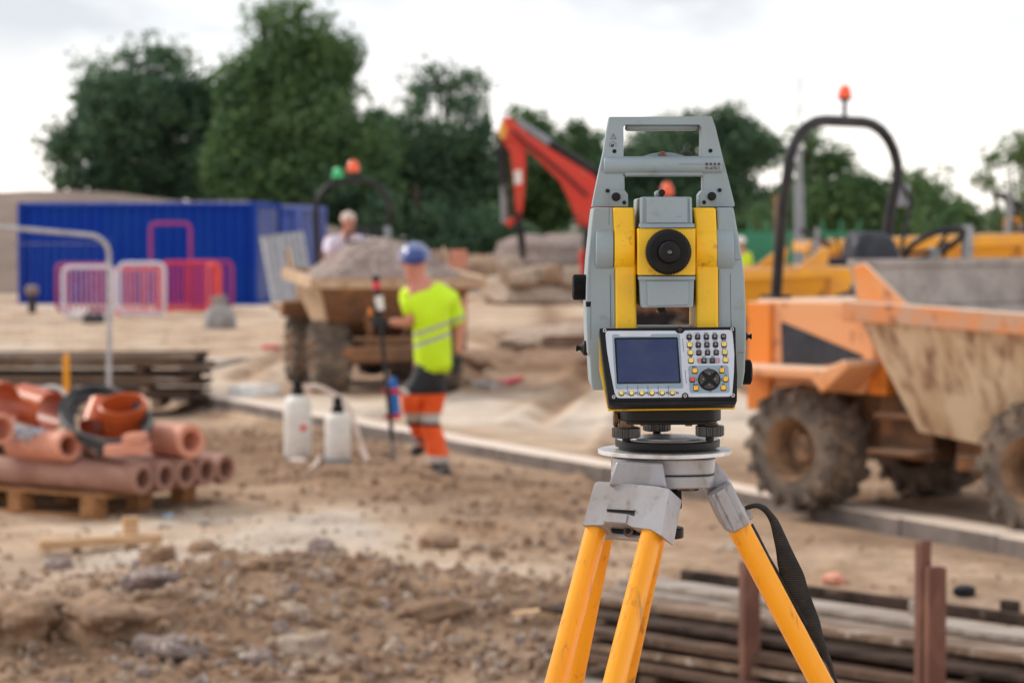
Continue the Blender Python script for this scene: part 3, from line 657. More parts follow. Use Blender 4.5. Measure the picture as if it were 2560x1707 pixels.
mp_ = Pd(1235, 0, 61.2); lump('rubble_mound', 'pale rubble mound topped with boulders, left of the red digger', 'mound', (mp_.x, mp_.y, .0), 1.75, 1.5, .62, M['stone'], seed=12, n=26, mm=14, jit=.2)
bp = Pd(1175, 600, 40)
for i, (u, v, sx, sz, mm, lb) in enumerate([(1172, 625, .34, .32, 'stone', 'yellowish block highest of the rubble left of the digger'), (1196, 640, .42, .2, 'stone', 'long pale slab in front of the yellowish block'), (1240, 632, .36, .18, 'stone', 'flat pale slab right of the long one'), (1268, 636, .4, .26, 'stoneb', 'brown boulder right of the pale slabs'), (1215, 652, .3, .14, 'stoneb', 'low brown stone in front of the rubble'), (1310, 640, .5, .24, 'stone', 'grey boulder nearest the digger tracks')]):
    bpos = Pd(u, v, 60+.12*i-.25*(v-620)/10); lump('boulder', lb, 'boulder', (bpos.x, bpos.y, bpos.z-sz*.55), sx*1.15, sx*.95, sz*1.2, M[mm], seed=20+i, group='boulders beyond the track', n=12, mm=8)
t = thing('brick_stack', 'low stack of pinkish bricks on the gravel behind the worker', 'bricks', Pd(1012, 600, 33)*1, 0); t.location.z = 0
for r_i in range(6):
    for c in range(3):
        mb = MB(); mb.box(-.36+c*.245, -.13+c*.245, -.2, .2, r_i*.27, r_i*.27+.25); mb.build('block', M['terra'] if (r_i+c) % 3 else M['stone'], t)
# ================================================================== DUMPERS
def wheel(parent, x, y, r=.385, w=.35, side=-1):
    """tyre with chevron lugs, rim dished outwards; axis along y"""
    ty = MB(); n = 36
    prof = [(-w*.5, r*.52), (-w*.52, r*.78), (-w*.44, r*.92), (-w*.2, r*.95), (w*.2, r*.95), (w*.44, r*.92), (w*.52, r*.78), (w*.5, r*.52)]
    ty.lathe((x, y, r), (0, 1, 0), prof, n, caps=False)
    for s in (-1, 1):
        for i in range(15):
            a = 2*math.pi*(i+(.5 if s > 0 else 0))/15; ux = Vector((math.cos(a), 0, math.sin(a))); tx = Vector((-math.sin(a), 0, math.cos(a)))
            c0 = Vector((x, y+s*w*.03, r))+ux*r*.955; a2 = a+.20; u2 = Vector((math.cos(a2), 0, math.sin(a2))); c1 = Vector((x, y+s*w*.50, r))+u2*r*.93
            d = (c1-c0)/2; ty.obox((c0+c1)/2, d, tx*.026, (ux+u2).normalized()*r*.075)
            a3 = a2; c2 = Vector((x, y+s*w*.53, r))+u2*r*.84; ty.obox(c2, u2*r*.09, Vector((-math.sin(a3), 0, math.cos(a3)))*.022, Vector((0, .02, 0)))
    o = ty.build('wheel', M['tyre'], parent)
    s = side; mb = MB(); mb.lathe((x, y, r), (0, s, 0), [(w*.49, r*.53), (w*.52, r*.51), (w*.44, r*.47), (-w*.02, r*.42), (-w*.06, r*.27), (w*.10, r*.25), (w*.18, r*.2), (w*.20, r*.08), (w*.20, .001)], 28, caps=False)
    mb.lathe((x, y, r), (0, -s, 0), [(w*.45, r*.55), (w*.1, r*.45), (w*.06, r*.1)], 20, caps=False)
    for i in range(6):
        a = i*math.pi/3; c = Vector((x+math.cos(a)*r*.34, y+s*w*.1, r+math.sin(a)*r*.34)); c.y = y-s*w*.02; mb.cyl(c, c+Vector((0, s*.02, 0)), .014, n=6)
    mb.build('rim', M['rimm'], o)
def dumper(label, loc, rz, grp, body='orange', body2='orange2', skipm='cream', rimm='rustrim', load=False, green=False, rops=True, sc=1.0, mirror=True, beaconx=0, spill=True, patches=False, rw=.55, rz_=0):
    t = thing('site_dumper', label, 'dumper', loc, rz, grp); t.scale = (sc, sc, sc)
    for x in (-.9, .9):
        for s in (-1, 1): wheel(t, x, s*.60, side=s)
    mb = MB(); mb.box(-1.25, -.15, -.33, .33, .34, .73); mb.box(-1.32, -1.24, -.45, .45, .3, .72); mb.cyl((-.9, -.5, .385), (-.9, .5, .385), .09); mb.build('rear_chassis', M['mudbrown'], t, bevel=.015)
    mb = MB(); mb.box(.0, 1.22, -.28, .28, .36, .56); mb.box(.1, .7, -.42, .42, .30, .40); mb.cyl((.9, -.5, .385), (.9, .5, .385), .09); mb.box(1.18, 1.26, -.52, .52, .34, .50); mb.box(1.2, 1.28, -.4, .4, .56, .60); mb.box(.2, .62, -.36, -.28, .05+.2, .56)
    for s in (-1, 1): mb.obox((1.12, s*.2, .68), Vector((.03, 0, 0)), Vector((0, .035, 0)), Vector((.05, s*.04, .16)))
    mb.build('front_chassis', M['mudbrown'], t, bevel=.012)
    mb = MB(); mb.cyl((-.08, 0, .28), (-.08, 0, .85), .12); mb.box(-.2, .05, -.1, .1, .4, .6); mb.build('pivot', M['dark'], t)
    mb = MB(); mb.lathe((.20, 0, .14), (0, 0, 1), [(0, .05), (.04, .16), (.42, .22)], 16); mb.build('skip_pivot', M['dark'], t)
    mb = MB(); A = [(-1.36, .74), (-1.385, 1.28), (-1.32, 1.31), (-.42, 1.31), (-.37, 1.28), (-.37, .95), (-.47, .74)]
    mb.prism([(x, -.60, z) for x, z in A], [(x, .60, z) for x, z in A]); ec = mb.build('engine_cover', M[body], t, bevel=.02)
    for s in (-1, 1):
        mb = MB(); A = rpoly([(-1.13, 1.17), (-1.115, .86), (-.46, .955), (-.47, .98)], .02, 3); y0 = s*.597; mb.prism([(x, y0, z) for x, z in A], [(x, s*.608, z) for x, z in A]); g = mb.build('side_grille', M['seat'], ec)
        mb = MB(); A = [(-1.395, .60), (-1.395, 1.29), (-1.20, 1.29), (-1.20, .60)]; mb.prism([(x, s*.6, z) for x, z in A], [(x, s*.632, z) for x, z in A]); mb.build('corner_panel', M[body2], t, bevel=.008)
        mb = MB(); mb.box(-.44, -.30, s*.30-.28, s*.30+.28, .74, 1.285); mb.build('bulkhead', M[body2], t, bevel=.01)
        mb = MB(); A = [(-1.42, .865), (-1.38, .90), (-.50, .905), (-.34, .97), (-.30, .93), (-.46, .80), (-.52, .76), (-.60, .84), (-1.38, .84)]
        mb.prism([(x, s*.604, z) for x, z in A], [(x, s*.93, z) for x, z in A]); mb.build('mudguard', M[body], t, bevel=.012)
        mb = MB(); mb.box(-.50, -.08, s*.36, s*.40, .34, .80); mb.box(-.42, -.05, s*.36, s*.62, .38, .41); mb.box(-.40, -.10, s*.36, s*.58, .60, .63); mb.build('step', M['mudbrown'], t, bevel=.008)
    if patches:
        for s in (-1,):
            mb = MB(); mb.cyl((-1.0, s*.601, 1.1), (-1.0, s*.61, 1.1), .07); mb.build('sticker', M['gsticker'], t)
    # skip: shell with outer and inner skins
    P = [(-.10, 1.30)]
    def hw(z): return .52+(.87-.52)*max(0, min(1, (z-.47)/.78))
    out_ = [(x, z, hw(z)) for x, z in P]; cx, cz = .8, 1.3
    side = [(-.33, 1.30), (-.08, .53), (.46, .47), (1.14, .80), (1.80, 1.22)]
    for s in (-1, 1):
        mb = MB(); mb.prism([(x, s*hw(z), z) for x, z in side], [(x+(cx-x)*.04, s*(hw(z)-.03), z) for x, z in side]); mb.build('skip_side', M[skipm], t, bevel=.006)
        mb = MB(); a = Vector((-.36, s*.90, 1.265)); b = Vector((1.84, s*.90, 1.185)); d = (b-a)/2; mb.obox((a+b)/2, d, Vector((0, .035, 0)), Vector((0, 0, .062))); mb.build('rim_rail', M[rimm], t, bevel=.01)
        if spill:
            mb = MB(); A = [(x-.14, z) for x, z in ((-.13, 1.325), (-.17, 1.53), (-.08, 1.55), (.24, 1.31))]; mb.prism([(x, s*.86, z) for x, z in A], [(x, s*.89, z) for x, z in A]); mb.build('spill_gusset', M[body if s < 0 or skipm != 'cream' else 'cement'], t, bevel=.008)
    fl = MB()
    for (xa, za), (xb, zb) in zip(side, side[1:]):
        wa, wb = hw(za)-.031, hw(zb)-.031; o_ = Vector((za-zb, 0, xb-xa)).normalized()*.03
        q = [Vector((xa, -wa, za)), Vector((xa, wa, za)), Vector((xb, wb, zb)), Vector((xb, -wb, zb))]; fl.prism(q, [p+o_ for p in q])
    fl.build('skip_floor', M['cement' if skipm == 'cream' else 'mudbrown'], t)
    mb = MB(); mb.box(1.76, 1.84, -.864, .864, 1.13, 1.215); mb.build('end_rail', M[rimm], t, bevel=.01); mb = MB(); mb.box(-.40, -.335, -.864, .864, 1.22, 1.322); mb.build('end_rail', M[rimm], t, bevel=.01)
    if spill and skipm == 'cream':
        mb = MB(); mb.prism([(-.16, -.858, 1.324), (-.22, -.858, 1.58), (-.22, .858, 1.58), (-.16, .858, 1.324)], [(-.13, -.858, 1.324), (-.19, -.858, 1.59), (-.19, .858, 1.59), (-.13, .858, 1.324)]); mb.box(-.24, -.17, -.858, .858, 1.56, 1.61); mb.xf(Matrix.Translation((-.14, 0, -.04))); mb.build('spill_plate', M['cement'], t, bevel=.006)
        mb = MB(); mb.prism([(-.32, -.83, 1.30), (-.32, .83, 1.30), (.3, .62, .80), (.3, -.62, .80)], [(-.315, -.83, 1.31), (-.315, .83, 1.31), (.305, .62, .81), (.305, -.62, .81)]); mb.build('cement_residue', M['cement'], t)
    # rams and seat, controls
    mb = MB(); mb.cyl((-.2, .2, .6), (.1, .2, .75), .04); mb.cyl((-.2, -.2, .6), (.1, -.2, .75), .04); mb.build('tipping_ram', M['steel'], t)
    mb = MB(); mb.box(-.90, -.50, -.24, .24, 1.32, 1.42); s_ = mb.build('seat', M['seat'], t, bevel=.04, seg=3)
    mb = MB(); A = rpoly([(-.22, 1.36), (.22, 1.36), (.20, 1.74), (-.20, 1.74)], .17, 6); mb.prism([(-.76+(z-1.36)*-.2, y, z) for y, z in A], [(-.90+(z-1.36)*-.15, y, z) for y, z in A]); mb.build('backrest', M['seat'], t, bevel=.05, seg=3)
    mb = MB(); mb.cyl((-.34, 0, 1.2), (-.40, 0, 1.64), .035); mb.box(-.36, -.32, .22, .30, 1.3, 1.78); mb.build('steering_column', M['steel'], t, bevel=.01)
    c = Vector((-.40, 0, 1.66)); ax = Vector((-.5, 0, .85)).normalized(); fx, fy = frame(ax); mb = MB(); mb.tube([c+(fx*math.cos(a)+fy*math.sin(a))*.20 for a in [i*math.pi/12 for i in range(24)]], .021, 7, closed=True)
    for k in range(3): a = k*2.094+.3; mb.tube([c-ax*.04, c+(fx*math.cos(a)+fy*math.sin(a))*.18], .012, 5)
    mb.build('steering_wheel', M['dark'], t)
    mb = MB(); mb.tube([(-.62, .30, 1.33), (-.60, .32, 1.5), (-.56, .33, 1.62)], .012, 6); mb.ball((-.56, .33, 1.65), .03); mb.build('lever', M['dark'], t)
    mb = MB(); A = rpoly([(-.58, 1.31), (-.58, 1.50), (-.40, 1.50), (-.40, 1.31), (-.43, 1.31), (-.43, 1.47), (-.55, 1.47), (-.55, 1.31)], .01, 2)
    mb.prism([(x, -.46, z) for x, z in A], [(x, -.44, z) for x, z in A]); mb.build('grab_frame', M[body2], t)
    if rops:
        lean = .13; pts = [(-1.26, -rw+.04, 1.31), (-1.26+lean*.6, -rw+.01, 1.90)]
        for i in range(7): a = i/6*math.pi/2; pts.append((-1.26+lean, -rw+.36*(1-math.cos(a)), 2.10-rz_+.35*math.sin(a)))
        pts += [(x, -y, z) for x, y, z in pts[::-1]]
        mb = MB(); mb.tube(pts, .036, 12); ro = mb.build('roll_bar', M['dark'], t)
        for s in (-1, 1): mb = MB(); mb.box(-1.33, -1.19, s*(rw-.04)-.07, s*(rw-.04)+.07, 1.312, 1.335); mb.build('roll_bar_foot', M['dark'], ro)
        xb = -1.26+lean
        def beac(y, h, m_, r_):
            mb = MB(); mb.cyl((xb, y, 2.48-rz_), (xb, y, 2.53-rz_+h), .014, n=8); mb.lathe((xb, y, 2.53-rz_+h), (0, 0, 1), [(0, .02), (.012, r_), (.02, r_)]); st = mb.build('beacon_stem', M['dark'], t)
            mb = MB(); mb.lathe((xb, y, 2.55-rz_+h), (0, 0, 1), [(0, r_*1.05), (r_*.9, r_*.95), (r_*1.6, r_*.72), (r_*1.95, r_*.25)], 18); mb.build('beacon', M[m_], t)
        beac(beaconx, .05 if not green else .0, 'beacon', .044 if not green else .070)
        if green: beac(beaconx-.18, -.07, 'beacong', .062)
        if mirror:
            mb = MB(); mb.tube([(-1.22, .50, 2.06), (-1.16, .62, 2.06), (-1.12, .68, 1.94), (-1.18, .64, 1.6)], .015, 6); ma = mb.build('mirror_arm', M['dark'], t); mb = MB(); mb.box(-1.18, -1.15, .56, .70, 1.90, 2.06); mb.build('mirror', M['steel'], ma, bevel=.01)
    return t
M['gsticker'] = mat('green_sticker', rgb(120, 190, 90), rgb(110, 180, 84))
fR = R(-48); f_ = Vector((math.cos(fR), math.sin(fR), 0)); c_ = Vector((-f_.y, f_.x, 0))
Wp = Gd(1815, 1182, .06); Wp.z = 0; O = Wp+f_*.9+c_*.77; O.z = .085
D1 = dumper('orange site dumper with a peeling cream skip, beyond the kerb behind the tripod', O, fR, 'site dumpers')
aL = R(13); yL = Gd(838, 904, .07)
OL = Vector((yL.x, yL.y+1.0, .085))
D2 = dumper('mud brown dumper carrying a heap of grey gravel and a seated driver', OL, aL-math.pi/2, 'site dumpers', body='mudbrown', body2='mudbrown', skipm='cream2', rimm='cream2', green=True, sc=1.02, mirror=False, beaconx=0, rw=.44, rz_=.14)
dumper('yellow dumper with green stickers, seen side on behind the black roll bar', Pd(1800, 690, 30)*1-Vector((0, 0, Pd(1800, 690, 30).z-.075)), R(190), 'site dumpers', body='yelmach', body2='yelmach', skipm='yelmach', rimm='yelmach', rops=False, patches=True, sc=1.02)
dumper('yellow dumper at the far right beyond the steering wheel', Vector((Pd(2240, 0, 34).x, 34, .075)), R(178), 'site dumpers', body='yelmach', body2='yelmach', skipm='yelmach', rimm='yelmach', rops=False, spill=False, sc=1.32)
# gravel load
t = thing('gravel_load', 'heap of grey crushed gravel filling the skip of the far dumper', 'gravel', (OL.x, OL.y, .07), aL-math.pi/2); t.scale = (1.02,)*3
mb = MB(); nx, ny = 46, 46
for i in range(nx+1):
    for j in range(ny+1):
        x = -.30+i/nx*2.04; y = -.82+j/ny*1.64
        d = math.sqrt(((x-.62)/1.3)**2+(y/1.05)**2); z = 1.27+.38*max(0, 1-d**1.4)+.035*noise.fractal(Vector((x*7, y*7, 0)), 1, 2, 3)+.03*rnd.random()
        z = min(z, 1.195+.75*min(x+.30, 1.74-x, .82-y, y+.82)+.02*rnd.random())
        mb.v.append(Vector((x, y, z)))
mb.f = [(i*(ny+1)+j, (i+1)*(ny+1)+j, (i+1)*(ny+1)+j+1, i*(ny+1)+j+1) for i in range(nx) for j in range(ny)]
kind(mb.build('gravel', M['gravel'], t, normals=False, sharp=20), 'stuff')
# ================================================================== PEOPLE
def hand(J, E, wrist, dirn, side, pre, r=1.0, curl=.5):
    """five fingers rooted in the palm, bent round what the hand holds"""
    d = Vector(dirn).normalized(); s = Vector(side).normalized(); n = d.cross(s).normalized()
    w = Vector(wrist); p = w+d*.05; J[pre+'palm'] = (p, (.036*r, .022*r)); E.append((pre+'wrist', pre+'palm'))
    for i in range(4):
        o = (i-1.5)*.021; l = (.030, .036, .034, .027)[i]; k0 = w+d*.092+s*o
        J[f'{pre}k{i}'] = (k0, .0105*r); E.append((pre+'palm', f'{pre}k{i}'))
        k1 = k0+(d*math.cos(curl)+n*math.sin(curl))*l; k2 = k1+(d*math.cos(curl*2.4)+n*math.sin(curl*2.4))*l*.8
        J[f'{pre}m{i}'] = (k1, .0095*r); J[f'{pre}t{i}'] = (k2, .008*r); E += [(f'{pre}k{i}', f'{pre}m{i}'), (f'{pre}m{i}', f'{pre}t{i}')]
    b = w+d*.03+s*-.036; J[pre+'th0'] = (b, .012*r); J[pre+'th1'] = (b+d*.03-s*.018+n*.018, .0105*r); J[pre+'th2'] = (b+d*.052-s*.008+n*.034, .009*r)
    E += [(pre+'palm', pre+'th0'), (pre+'th0', pre+'th1'), (pre+'th1', pre+'th2')]
def face(parent, c, fwd, up, hairm=None, s=1.0, bald=False):
    fwd = Vector(fwd).normalized(); up = Vector(up).normalized(); rt = fwd.cross(up).normalized()
    for k in (-1, 1):
        mb = MB(); mb.ball(c+fwd*.088*s+rt*k*.031*s+up*.012*s, .011*s, n=8, m=6); mb.build('eye', M['dark'], parent)
        mb = MB(); st = len(mb.v); mb.ball((0, 0, 0), .010, .02, .032, n=8, m=6); mb.xf(Matrix.Translation(c+rt*k*.078*s-fwd*.005+up*0)@Matrix((( *rt, ), ( *fwd, ), ( *up, ))).transposed().to_4x4()); mb.build('ear', M['skin_'], parent)
    mb = MB(); mb.tube([c+fwd*.088*s+up*.02*s, c+fwd*.112*s-up*.018*s, c+fwd*.092*s-up*.028*s], [.008, .014, .010], 8); mb.build('nose', M['skin_'], parent)
    mb = MB(); mb.tube([c+fwd*.085*s+rt*-.024*s-up*.05*s, c+fwd*.094*s-up*.052*s, c+fwd*.085*s+rt*.024*s-up*.05*s], [.004, .007, .004], 6); mb.build('mouth', M['lip'], parent)
M['lip'] = mat('lips', rgb(170, 90, 84), rgb(160, 84, 80))
# --- worker with survey pole
YW = 17.9
def pw(u, v, dy=0): return Pd(u, v, YW+dy)
foot = Gd(1010, 1098); YW = foot.y-.05
wk = thing('person', 'worker seen from behind in yellow hi-vis shirt, blue helmet and orange trousers holding a pole', 'person', (pw(1000, 1095).x, YW, 0), 0, world=True)
J = {}; E = []
J['pelvis'] = (pw(988, 845), (.15, .12)); J['belly'] = (pw(990, 790), (.145, .115)); J['chest'] = (pw(988, 715), (.165, .125)); J['uch'] = (pw(975, 668), (.13, .10)); J['neck'] = (pw(957, 640, -.02), .066); J['jaw'] = (pw(951, 614, -.03), (.08, .088)); J['skull'] = (pw(955, 586, -.02), (.09, .105)); J['crown'] = (pw(956, 566, -.02), .06)
E += [('pelvis', 'belly'), ('belly', 'chest'), ('chest', 'uch'), ('uch', 'neck'), ('neck', 'jaw'), ('jaw', 'skull'), ('skull', 'crown')]
J['lsh'] = (pw(940, 678, -.02), .062); J['lel'] = (pw(948, 742, -.08), .045); J['l_wrist'] = (pw(893, 740, -.20), .03)
J['rsh'] = (pw(1033, 692, .05), .062); J['rel'] = (pw(1056, 762, .07), .044); J['r_wrist'] = (pw(1052, 815, .02), .03)
E += [('uch', 'lsh'), ('lsh', 'lel'), ('lel', 'l_wrist'), ('uch', 'rsh'), ('rsh', 'rel'), ('rel', 'r_wrist')]
J['lhip'] = (pw(964, 870), .06); J['lkn'] = (pw(938, 922, -.09), .04); J['lan'] = (pw(968, 1010, .22), .04); J['rhip'] = (pw(1002, 872), .06); J['rkn'] = (pw(984, 958), .04); J['ran'] = (pw(1012, 1062), .042)
E += [('pelvis', 'lhip'), ('lhip', 'lkn'), ('lkn', 'lan'), ('pelvis', 'rhip'), ('rhip', 'rkn'), ('rkn', 'ran')]
J['lfoot'] = (pw(962, 1032, .14), .04); J['rfoot'] = (pw(1020, 1084, -.06), .04); E += [('lan', 'lfoot'), ('ran', 'rfoot')]
G1 = {'l_wrist': (J['l_wrist'][0], .034)}; E1 = []; hand(G1, E1, G1['l_wrist'][0], (-1, -.1, .0), (0, 0, 1), 'l_', 1.2, .75)
G2 = {'r_wrist': (J['r_wrist'][0], .034)}; E2 = []; hand(G2, E2, G2['r_wrist'][0], (-.05, -.1, -1), (0, -1, 0), 'r_', 1.25, .45)
bo = skin('body', J, E, M['skin_'], wk)
skin('glove', G1, E1, M['glove'], wk); skin('glove', G2, E2, M['glove'], wk)
face(bo, pw(951, 592, -.02)*1, (-.9, .42, -.12), (-.05, 0, 1))
hv = rgb(206, 244, 20); gr_ = rgb(176, 178, 160)
oo = wk.location
def zl(v): return Pd(0, v, YW).z-oo.z
ax_ = Vector((-.36, 0, 1)).normalized()      # bands tilt with the bent torso
def sv(u, v): p = pw(u, v)-oo; return p.dot(ax_)
M['shirt'] = bands('hi_vis_shirt', ax_, [(-5, hv), (sv(985, 788), gr_), (sv(985, 778), hv), (sv(985, 762), gr_), (sv(985, 752), hv)], sv(985, 900), sv(985, 640))
S = {'hem0': (pw(1002, 866), (.165, .14)), 'hem': (pw(996, 836), (.18, .15)), 'belly': (pw(992, 785), (.18, .15)), 'chest': (pw(990, 722), (.205, .16)), 'uch': (pw(977, 676), (.17, .13)), 'col': (pw(958, 642, -.01), .08),
     'lsh': (pw(938, 684, -.02), .088), 'lsl': (pw(943, 734, -.07), .085), 'rsh': (pw(1034, 692, .05), .088), 'rsl': (pw(1053, 750, .07), .08)}
skin('shirt', S, [('hem0', 'hem'), ('hem', 'belly'), ('belly', 'chest'), ('chest', 'uch'), ('uch', 'col'), ('uch', 'lsh'), ('lsh', 'lsl'), ('uch', 'rsh'), ('rsh', 'rsl')], M['shirt'], wk)
K = rgb(26, 26, 30); OR = rgb(244, 96, 34); RF = rgb(196, 188, 180)
M['trousers'] = bands('work_trousers', (0, 0, 1), [(-1, K), (zl(1064), RF), (zl(1046), OR), (zl(978), K), (zl(970), RF), (zl(948), OR), (zl(904), K)], zl(1110), zl(830))
T = {'wst': (pw(985, 812), (.16, .125)), 'pel': (pw(987, 856), (.155, .125)), 'cr': (pw(986, 884, -.01), (.15, .12)), 'lth': (pw(950, 904, -.06), .095), 'lkn': (pw(938, 922, -.09), .082), 'lan': (pw(966, 1000, .2), .06),
     'rth': (pw(997, 920), .105), 'rkn': (pw(983, 958), .088), 'rcf': (pw(998, 1010), .085), 'ran': (pw(1015, 1078), .092)}
skin('trousers', T, [('wst', 'pel'), ('pel', 'cr'), ('cr', 'lth'), ('lth', 'lkn'), ('lkn', 'lan'), ('cr', 'rth'), ('rth', 'rkn'), ('rkn', 'rcf'), ('rcf', 'ran')], M['trousers'], wk)
skin('boot', {'a': (pw(968, 1006, .22), .052), 'b': (pw(964, 1034, .16), .05), 'c': (pw(942, 1042, .20), .04)}, [('a', 'b'), ('b', 'c')], M['boot'], wk)
skin('boot', {'a': (pw(1013, 1062), .064), 'b': (pw(1016, 1082, -.02), .062), 'c': (pw(1026, 1090, -.16), .052)}, [('a', 'b'), ('b', 'c')], M['boot'], wk)
M['helm'] = mat('blue_helmet', rgb(24, 54, 124), rgb(30, 62, 132), rough=.3, coat=.4)
M['helmw'] = mat('blue_grey_helmet', rgb(96, 108, 148), rgb(130, 140, 170), rough=.3, coat=.4)
mb = MB(); mb.lathe(pw(960, 655, -.01), (-.1, 0, 1), [(0, .088), (.03, .082), (.055, .076)], 20); mb.build('collar', M['dark'], wk)
mb = MB(); hc = pw(953, 594, -.02); mb.lathe(hc-Vector((0, 0, .01)), (-.06, 0, 1), [(0, .118), (.03, .120), (.07, .108), (.10, .085), (.125, .05), (.135, .015)], 24); he = mb.build('helmet', M['helmw'], wk)
mb = MB(); mb.lathe(hc+Vector((0, -.045, -.014)), (-.05, -.3, 1), [(0, .092), (.03, .096), (.06, .086), (.085, .064), (.10, .02)], 20); mb.build('helmet_back', M['helm'], he)
mb = MB(); mb.tube([hc+Vector((math.cos(a)*.1, math.sin(a)*.118, -.015)) for a in [math.pi*(.35+i/10*1.0) for i in range(11)]], .012, 6); mb.build('brim', M['helmw'], he)
# pole he holds
pt = thing('survey_pole', 'dark survey pole with red and black head held by the worker', 'pole', Gd(903, 1062), 0, world=True)
a0 = pw(906, 1060, -.30); a1 = pw(873, 720, -.30); a2 = pw(863, 640, -.30)
mb = MB(); mb.cyl(a0.lerp(a1, .14), a1.lerp(a2, .5), .017, n=10); mb.build('pole', M['dark'], pt)
mb = MB(); mb.tube([a0, a0.lerp(a1, .03), a0.lerp(a1, .14)], [.004, .015, .016], 8); mb.build('tip', M['steel'], pt)
mb = MB(); mb.cyl(pw(866, 664, -.3), pw(864, 646, -.3), .028, n=12); mb.build('red_head', M['b_red'], pt)
mb = MB(); mb.cyl(pw(868, 694, -.3), pw(866, 664, -.3), .024, n=12); mb.build('neck', M['dark'], pt); mb = MB(); mb.cyl(pw(864, 646, -.3), pw(863, 632, -.3), .03, n=12); mb.build('head', M['dark'], pt)
mb = MB(); mb.cyl(pw(874, 712, -.32), pw(870, 680, -.32), .03, n=12); mb.build('clamp', M['white'], pt, label='pale clamp below the head')
mb = MB(); mb.obox(pw(856, 712, -.32), (.035, 0, 0), (0, .012, 0), (0, 0, .045)); mb.build('controller', M['dark'], pt, bevel=.006); mb = MB(); mb.obox(pw(850, 715, -.335), (.016, 0, 0), (0, .008, 0), (0, 0, .03)); mb.build('controller_label', M['orange2'], pt)
t = thing('spray_canister', 'blue canister with two red collars hung beside the survey pole', 'canister', pw(905, 968, -.26), 0, world=True)
M['bluep'] = mat('bright_blue_plastic', rgb(16, 106, 190), rgb(14, 98, 180), rough=.35)
b0 = pw(908, 958, -.24); b1 = pw(902, 866, -.24); mb = MB(); mb.lathe(b0, b1-b0, [(0, .036), ((b1-b0).length*.8, .036), ((b1-b0).length*.92, .028), ((b1-b0).length, .018)], 18); mb.build('barrel', M['bluep'], t)
for q, w in ((.66, .05), (.02, .044)): c = b0.lerp(b1, q); mb = MB(); mb.cyl(c-(b1-b0).normalized()*.02, c+(b1-b0).normalized()*.02, w, n=18); mb.box(c.x-.085, c.x, c.y-.015, c.y+.015, c.z-.015, c.z+.015); mb.build('collar', M['b_red'], t)
mb = MB(); mb.tube([b0.lerp(b1, .7)+Vector((.03, 0, 0)), pw(925, 895, -.22), pw(936, 905, -.2)], .018, 8); mb.build('handle', M['white'], t)
# driver seated on the far dumper
XD = Matrix.Translation(Vector((OL.x, OL.y, .07))) @ Matrix.Rotation(aL-math.pi/2, 4, 'Z') @ Matrix.Scale(1.02, 4) @ Matrix.Translation((0.02, 0, -.23))
dr = thing('person', 'white haired driver in a pale shirt sitting behind the gravel heap', 'person', XD @ Vector((-.85, 0, 1.4)), aL-math.pi/2, world=True)
def dp(x, y, z): return XD @ Vector((x, y, z))
sy = -.12; J = {'pel': (dp(-.86, sy, 1.50), (.15, .12)), 'ch': (dp(-.84, sy, 1.70), (.14, .11)), 'uch': (dp(-.80, sy, 1.86), (.12, .09)), 'neck': (dp(-.76, sy, 1.95), .055), 'jaw': (dp(-.72, sy, 2.02), (.07, .075)), 'sk': (dp(-.74, sy, 2.09), (.08, .095)), 'cr': (dp(-.75, sy, 2.13), .055),
     'lsh': (dp(-.80, sy+.19, 1.86), .06), 'lel': (dp(-.66, sy+.26, 1.64), .044), 'l_wrist': (dp(-.50, sy+.20, 1.76), .03), 'rsh': (dp(-.80, sy-.19, 1.86), .06), 'rel': (dp(-.68, sy-.24, 1.62), .044), 'r_wrist': (dp(-.50, sy-.02, 1.74), .03),
     'lh': (dp(-.80, sy+.11, 1.50), .09), 'lk': (dp(-.50, sy+.16, 1.45), .065), 'la': (dp(-.42, sy+.16, 1.12), .045), 'rh': (dp(-.80, sy-.11, 1.50), .09), 'rk': (dp(-.50, sy-.14, 1.45), .065), 'ra': (dp(-.42, sy-.14, 1.12), .045)}
E = [('pel', 'ch'), ('ch', 'uch'), ('uch', 'neck'), ('neck', 'jaw'), ('jaw', 'sk'), ('sk', 'cr'), ('uch', 'lsh'), ('lsh', 'lel'), ('lel', 'l_wrist'), ('uch', 'rsh'), ('rsh', 'rel'), ('rel', 'r_wrist'), ('pel', 'lh'), ('lh', 'lk'), ('lk', 'la'), ('pel', 'rh'), ('rh', 'rk'), ('rk', 'ra')]
F0 = Vector((math.cos(aL-math.pi/2), math.sin(aL-math.pi/2), 0)); R0 = Vector((-F0.y, F0.x, 0))
hand(J, E, J['l_wrist'][0], F0, R0, 'l_', 1, .7); hand(J, E, J['r_wrist'][0], F0, R0, 'r_', 1, .7)
bo = skin('body', J, E, M['skin_'], dr)
face(bo, dp(-.73, sy, 2.07), F0+R0*.5, (0, 0, 1))
M['paleshirt'] = mat('pale_shirt', rgb(222, 216, 232), rgb(224, 190, 200), scale=7, lo=.45, hi=.6, rough=.9)
S = {'hem': (dp(-.86, sy, 1.52), (.165, .135)), 'ch': (dp(-.84, sy, 1.70), (.175, .14)), 'uch': (dp(-.80, sy, 1.85), (.15, .115)), 'col': (dp(-.78, sy, 1.93), .07), 'ls': (dp(-.80, sy+.19, 1.85), .08), 'll': (dp(-.70, sy+.25, 1.68), .065), 'rs': (dp(-.80, sy-.19, 1.85), .08), 'rl': (dp(-.70, sy-.24, 1.68), .065)}
skin('shirt', S, [('hem', 'ch'), ('ch', 'uch'), ('uch', 'col'), ('uch', 'ls'), ('ls', 'll'), ('uch', 'rs'), ('rs', 'rl')], M['paleshirt'], dr)
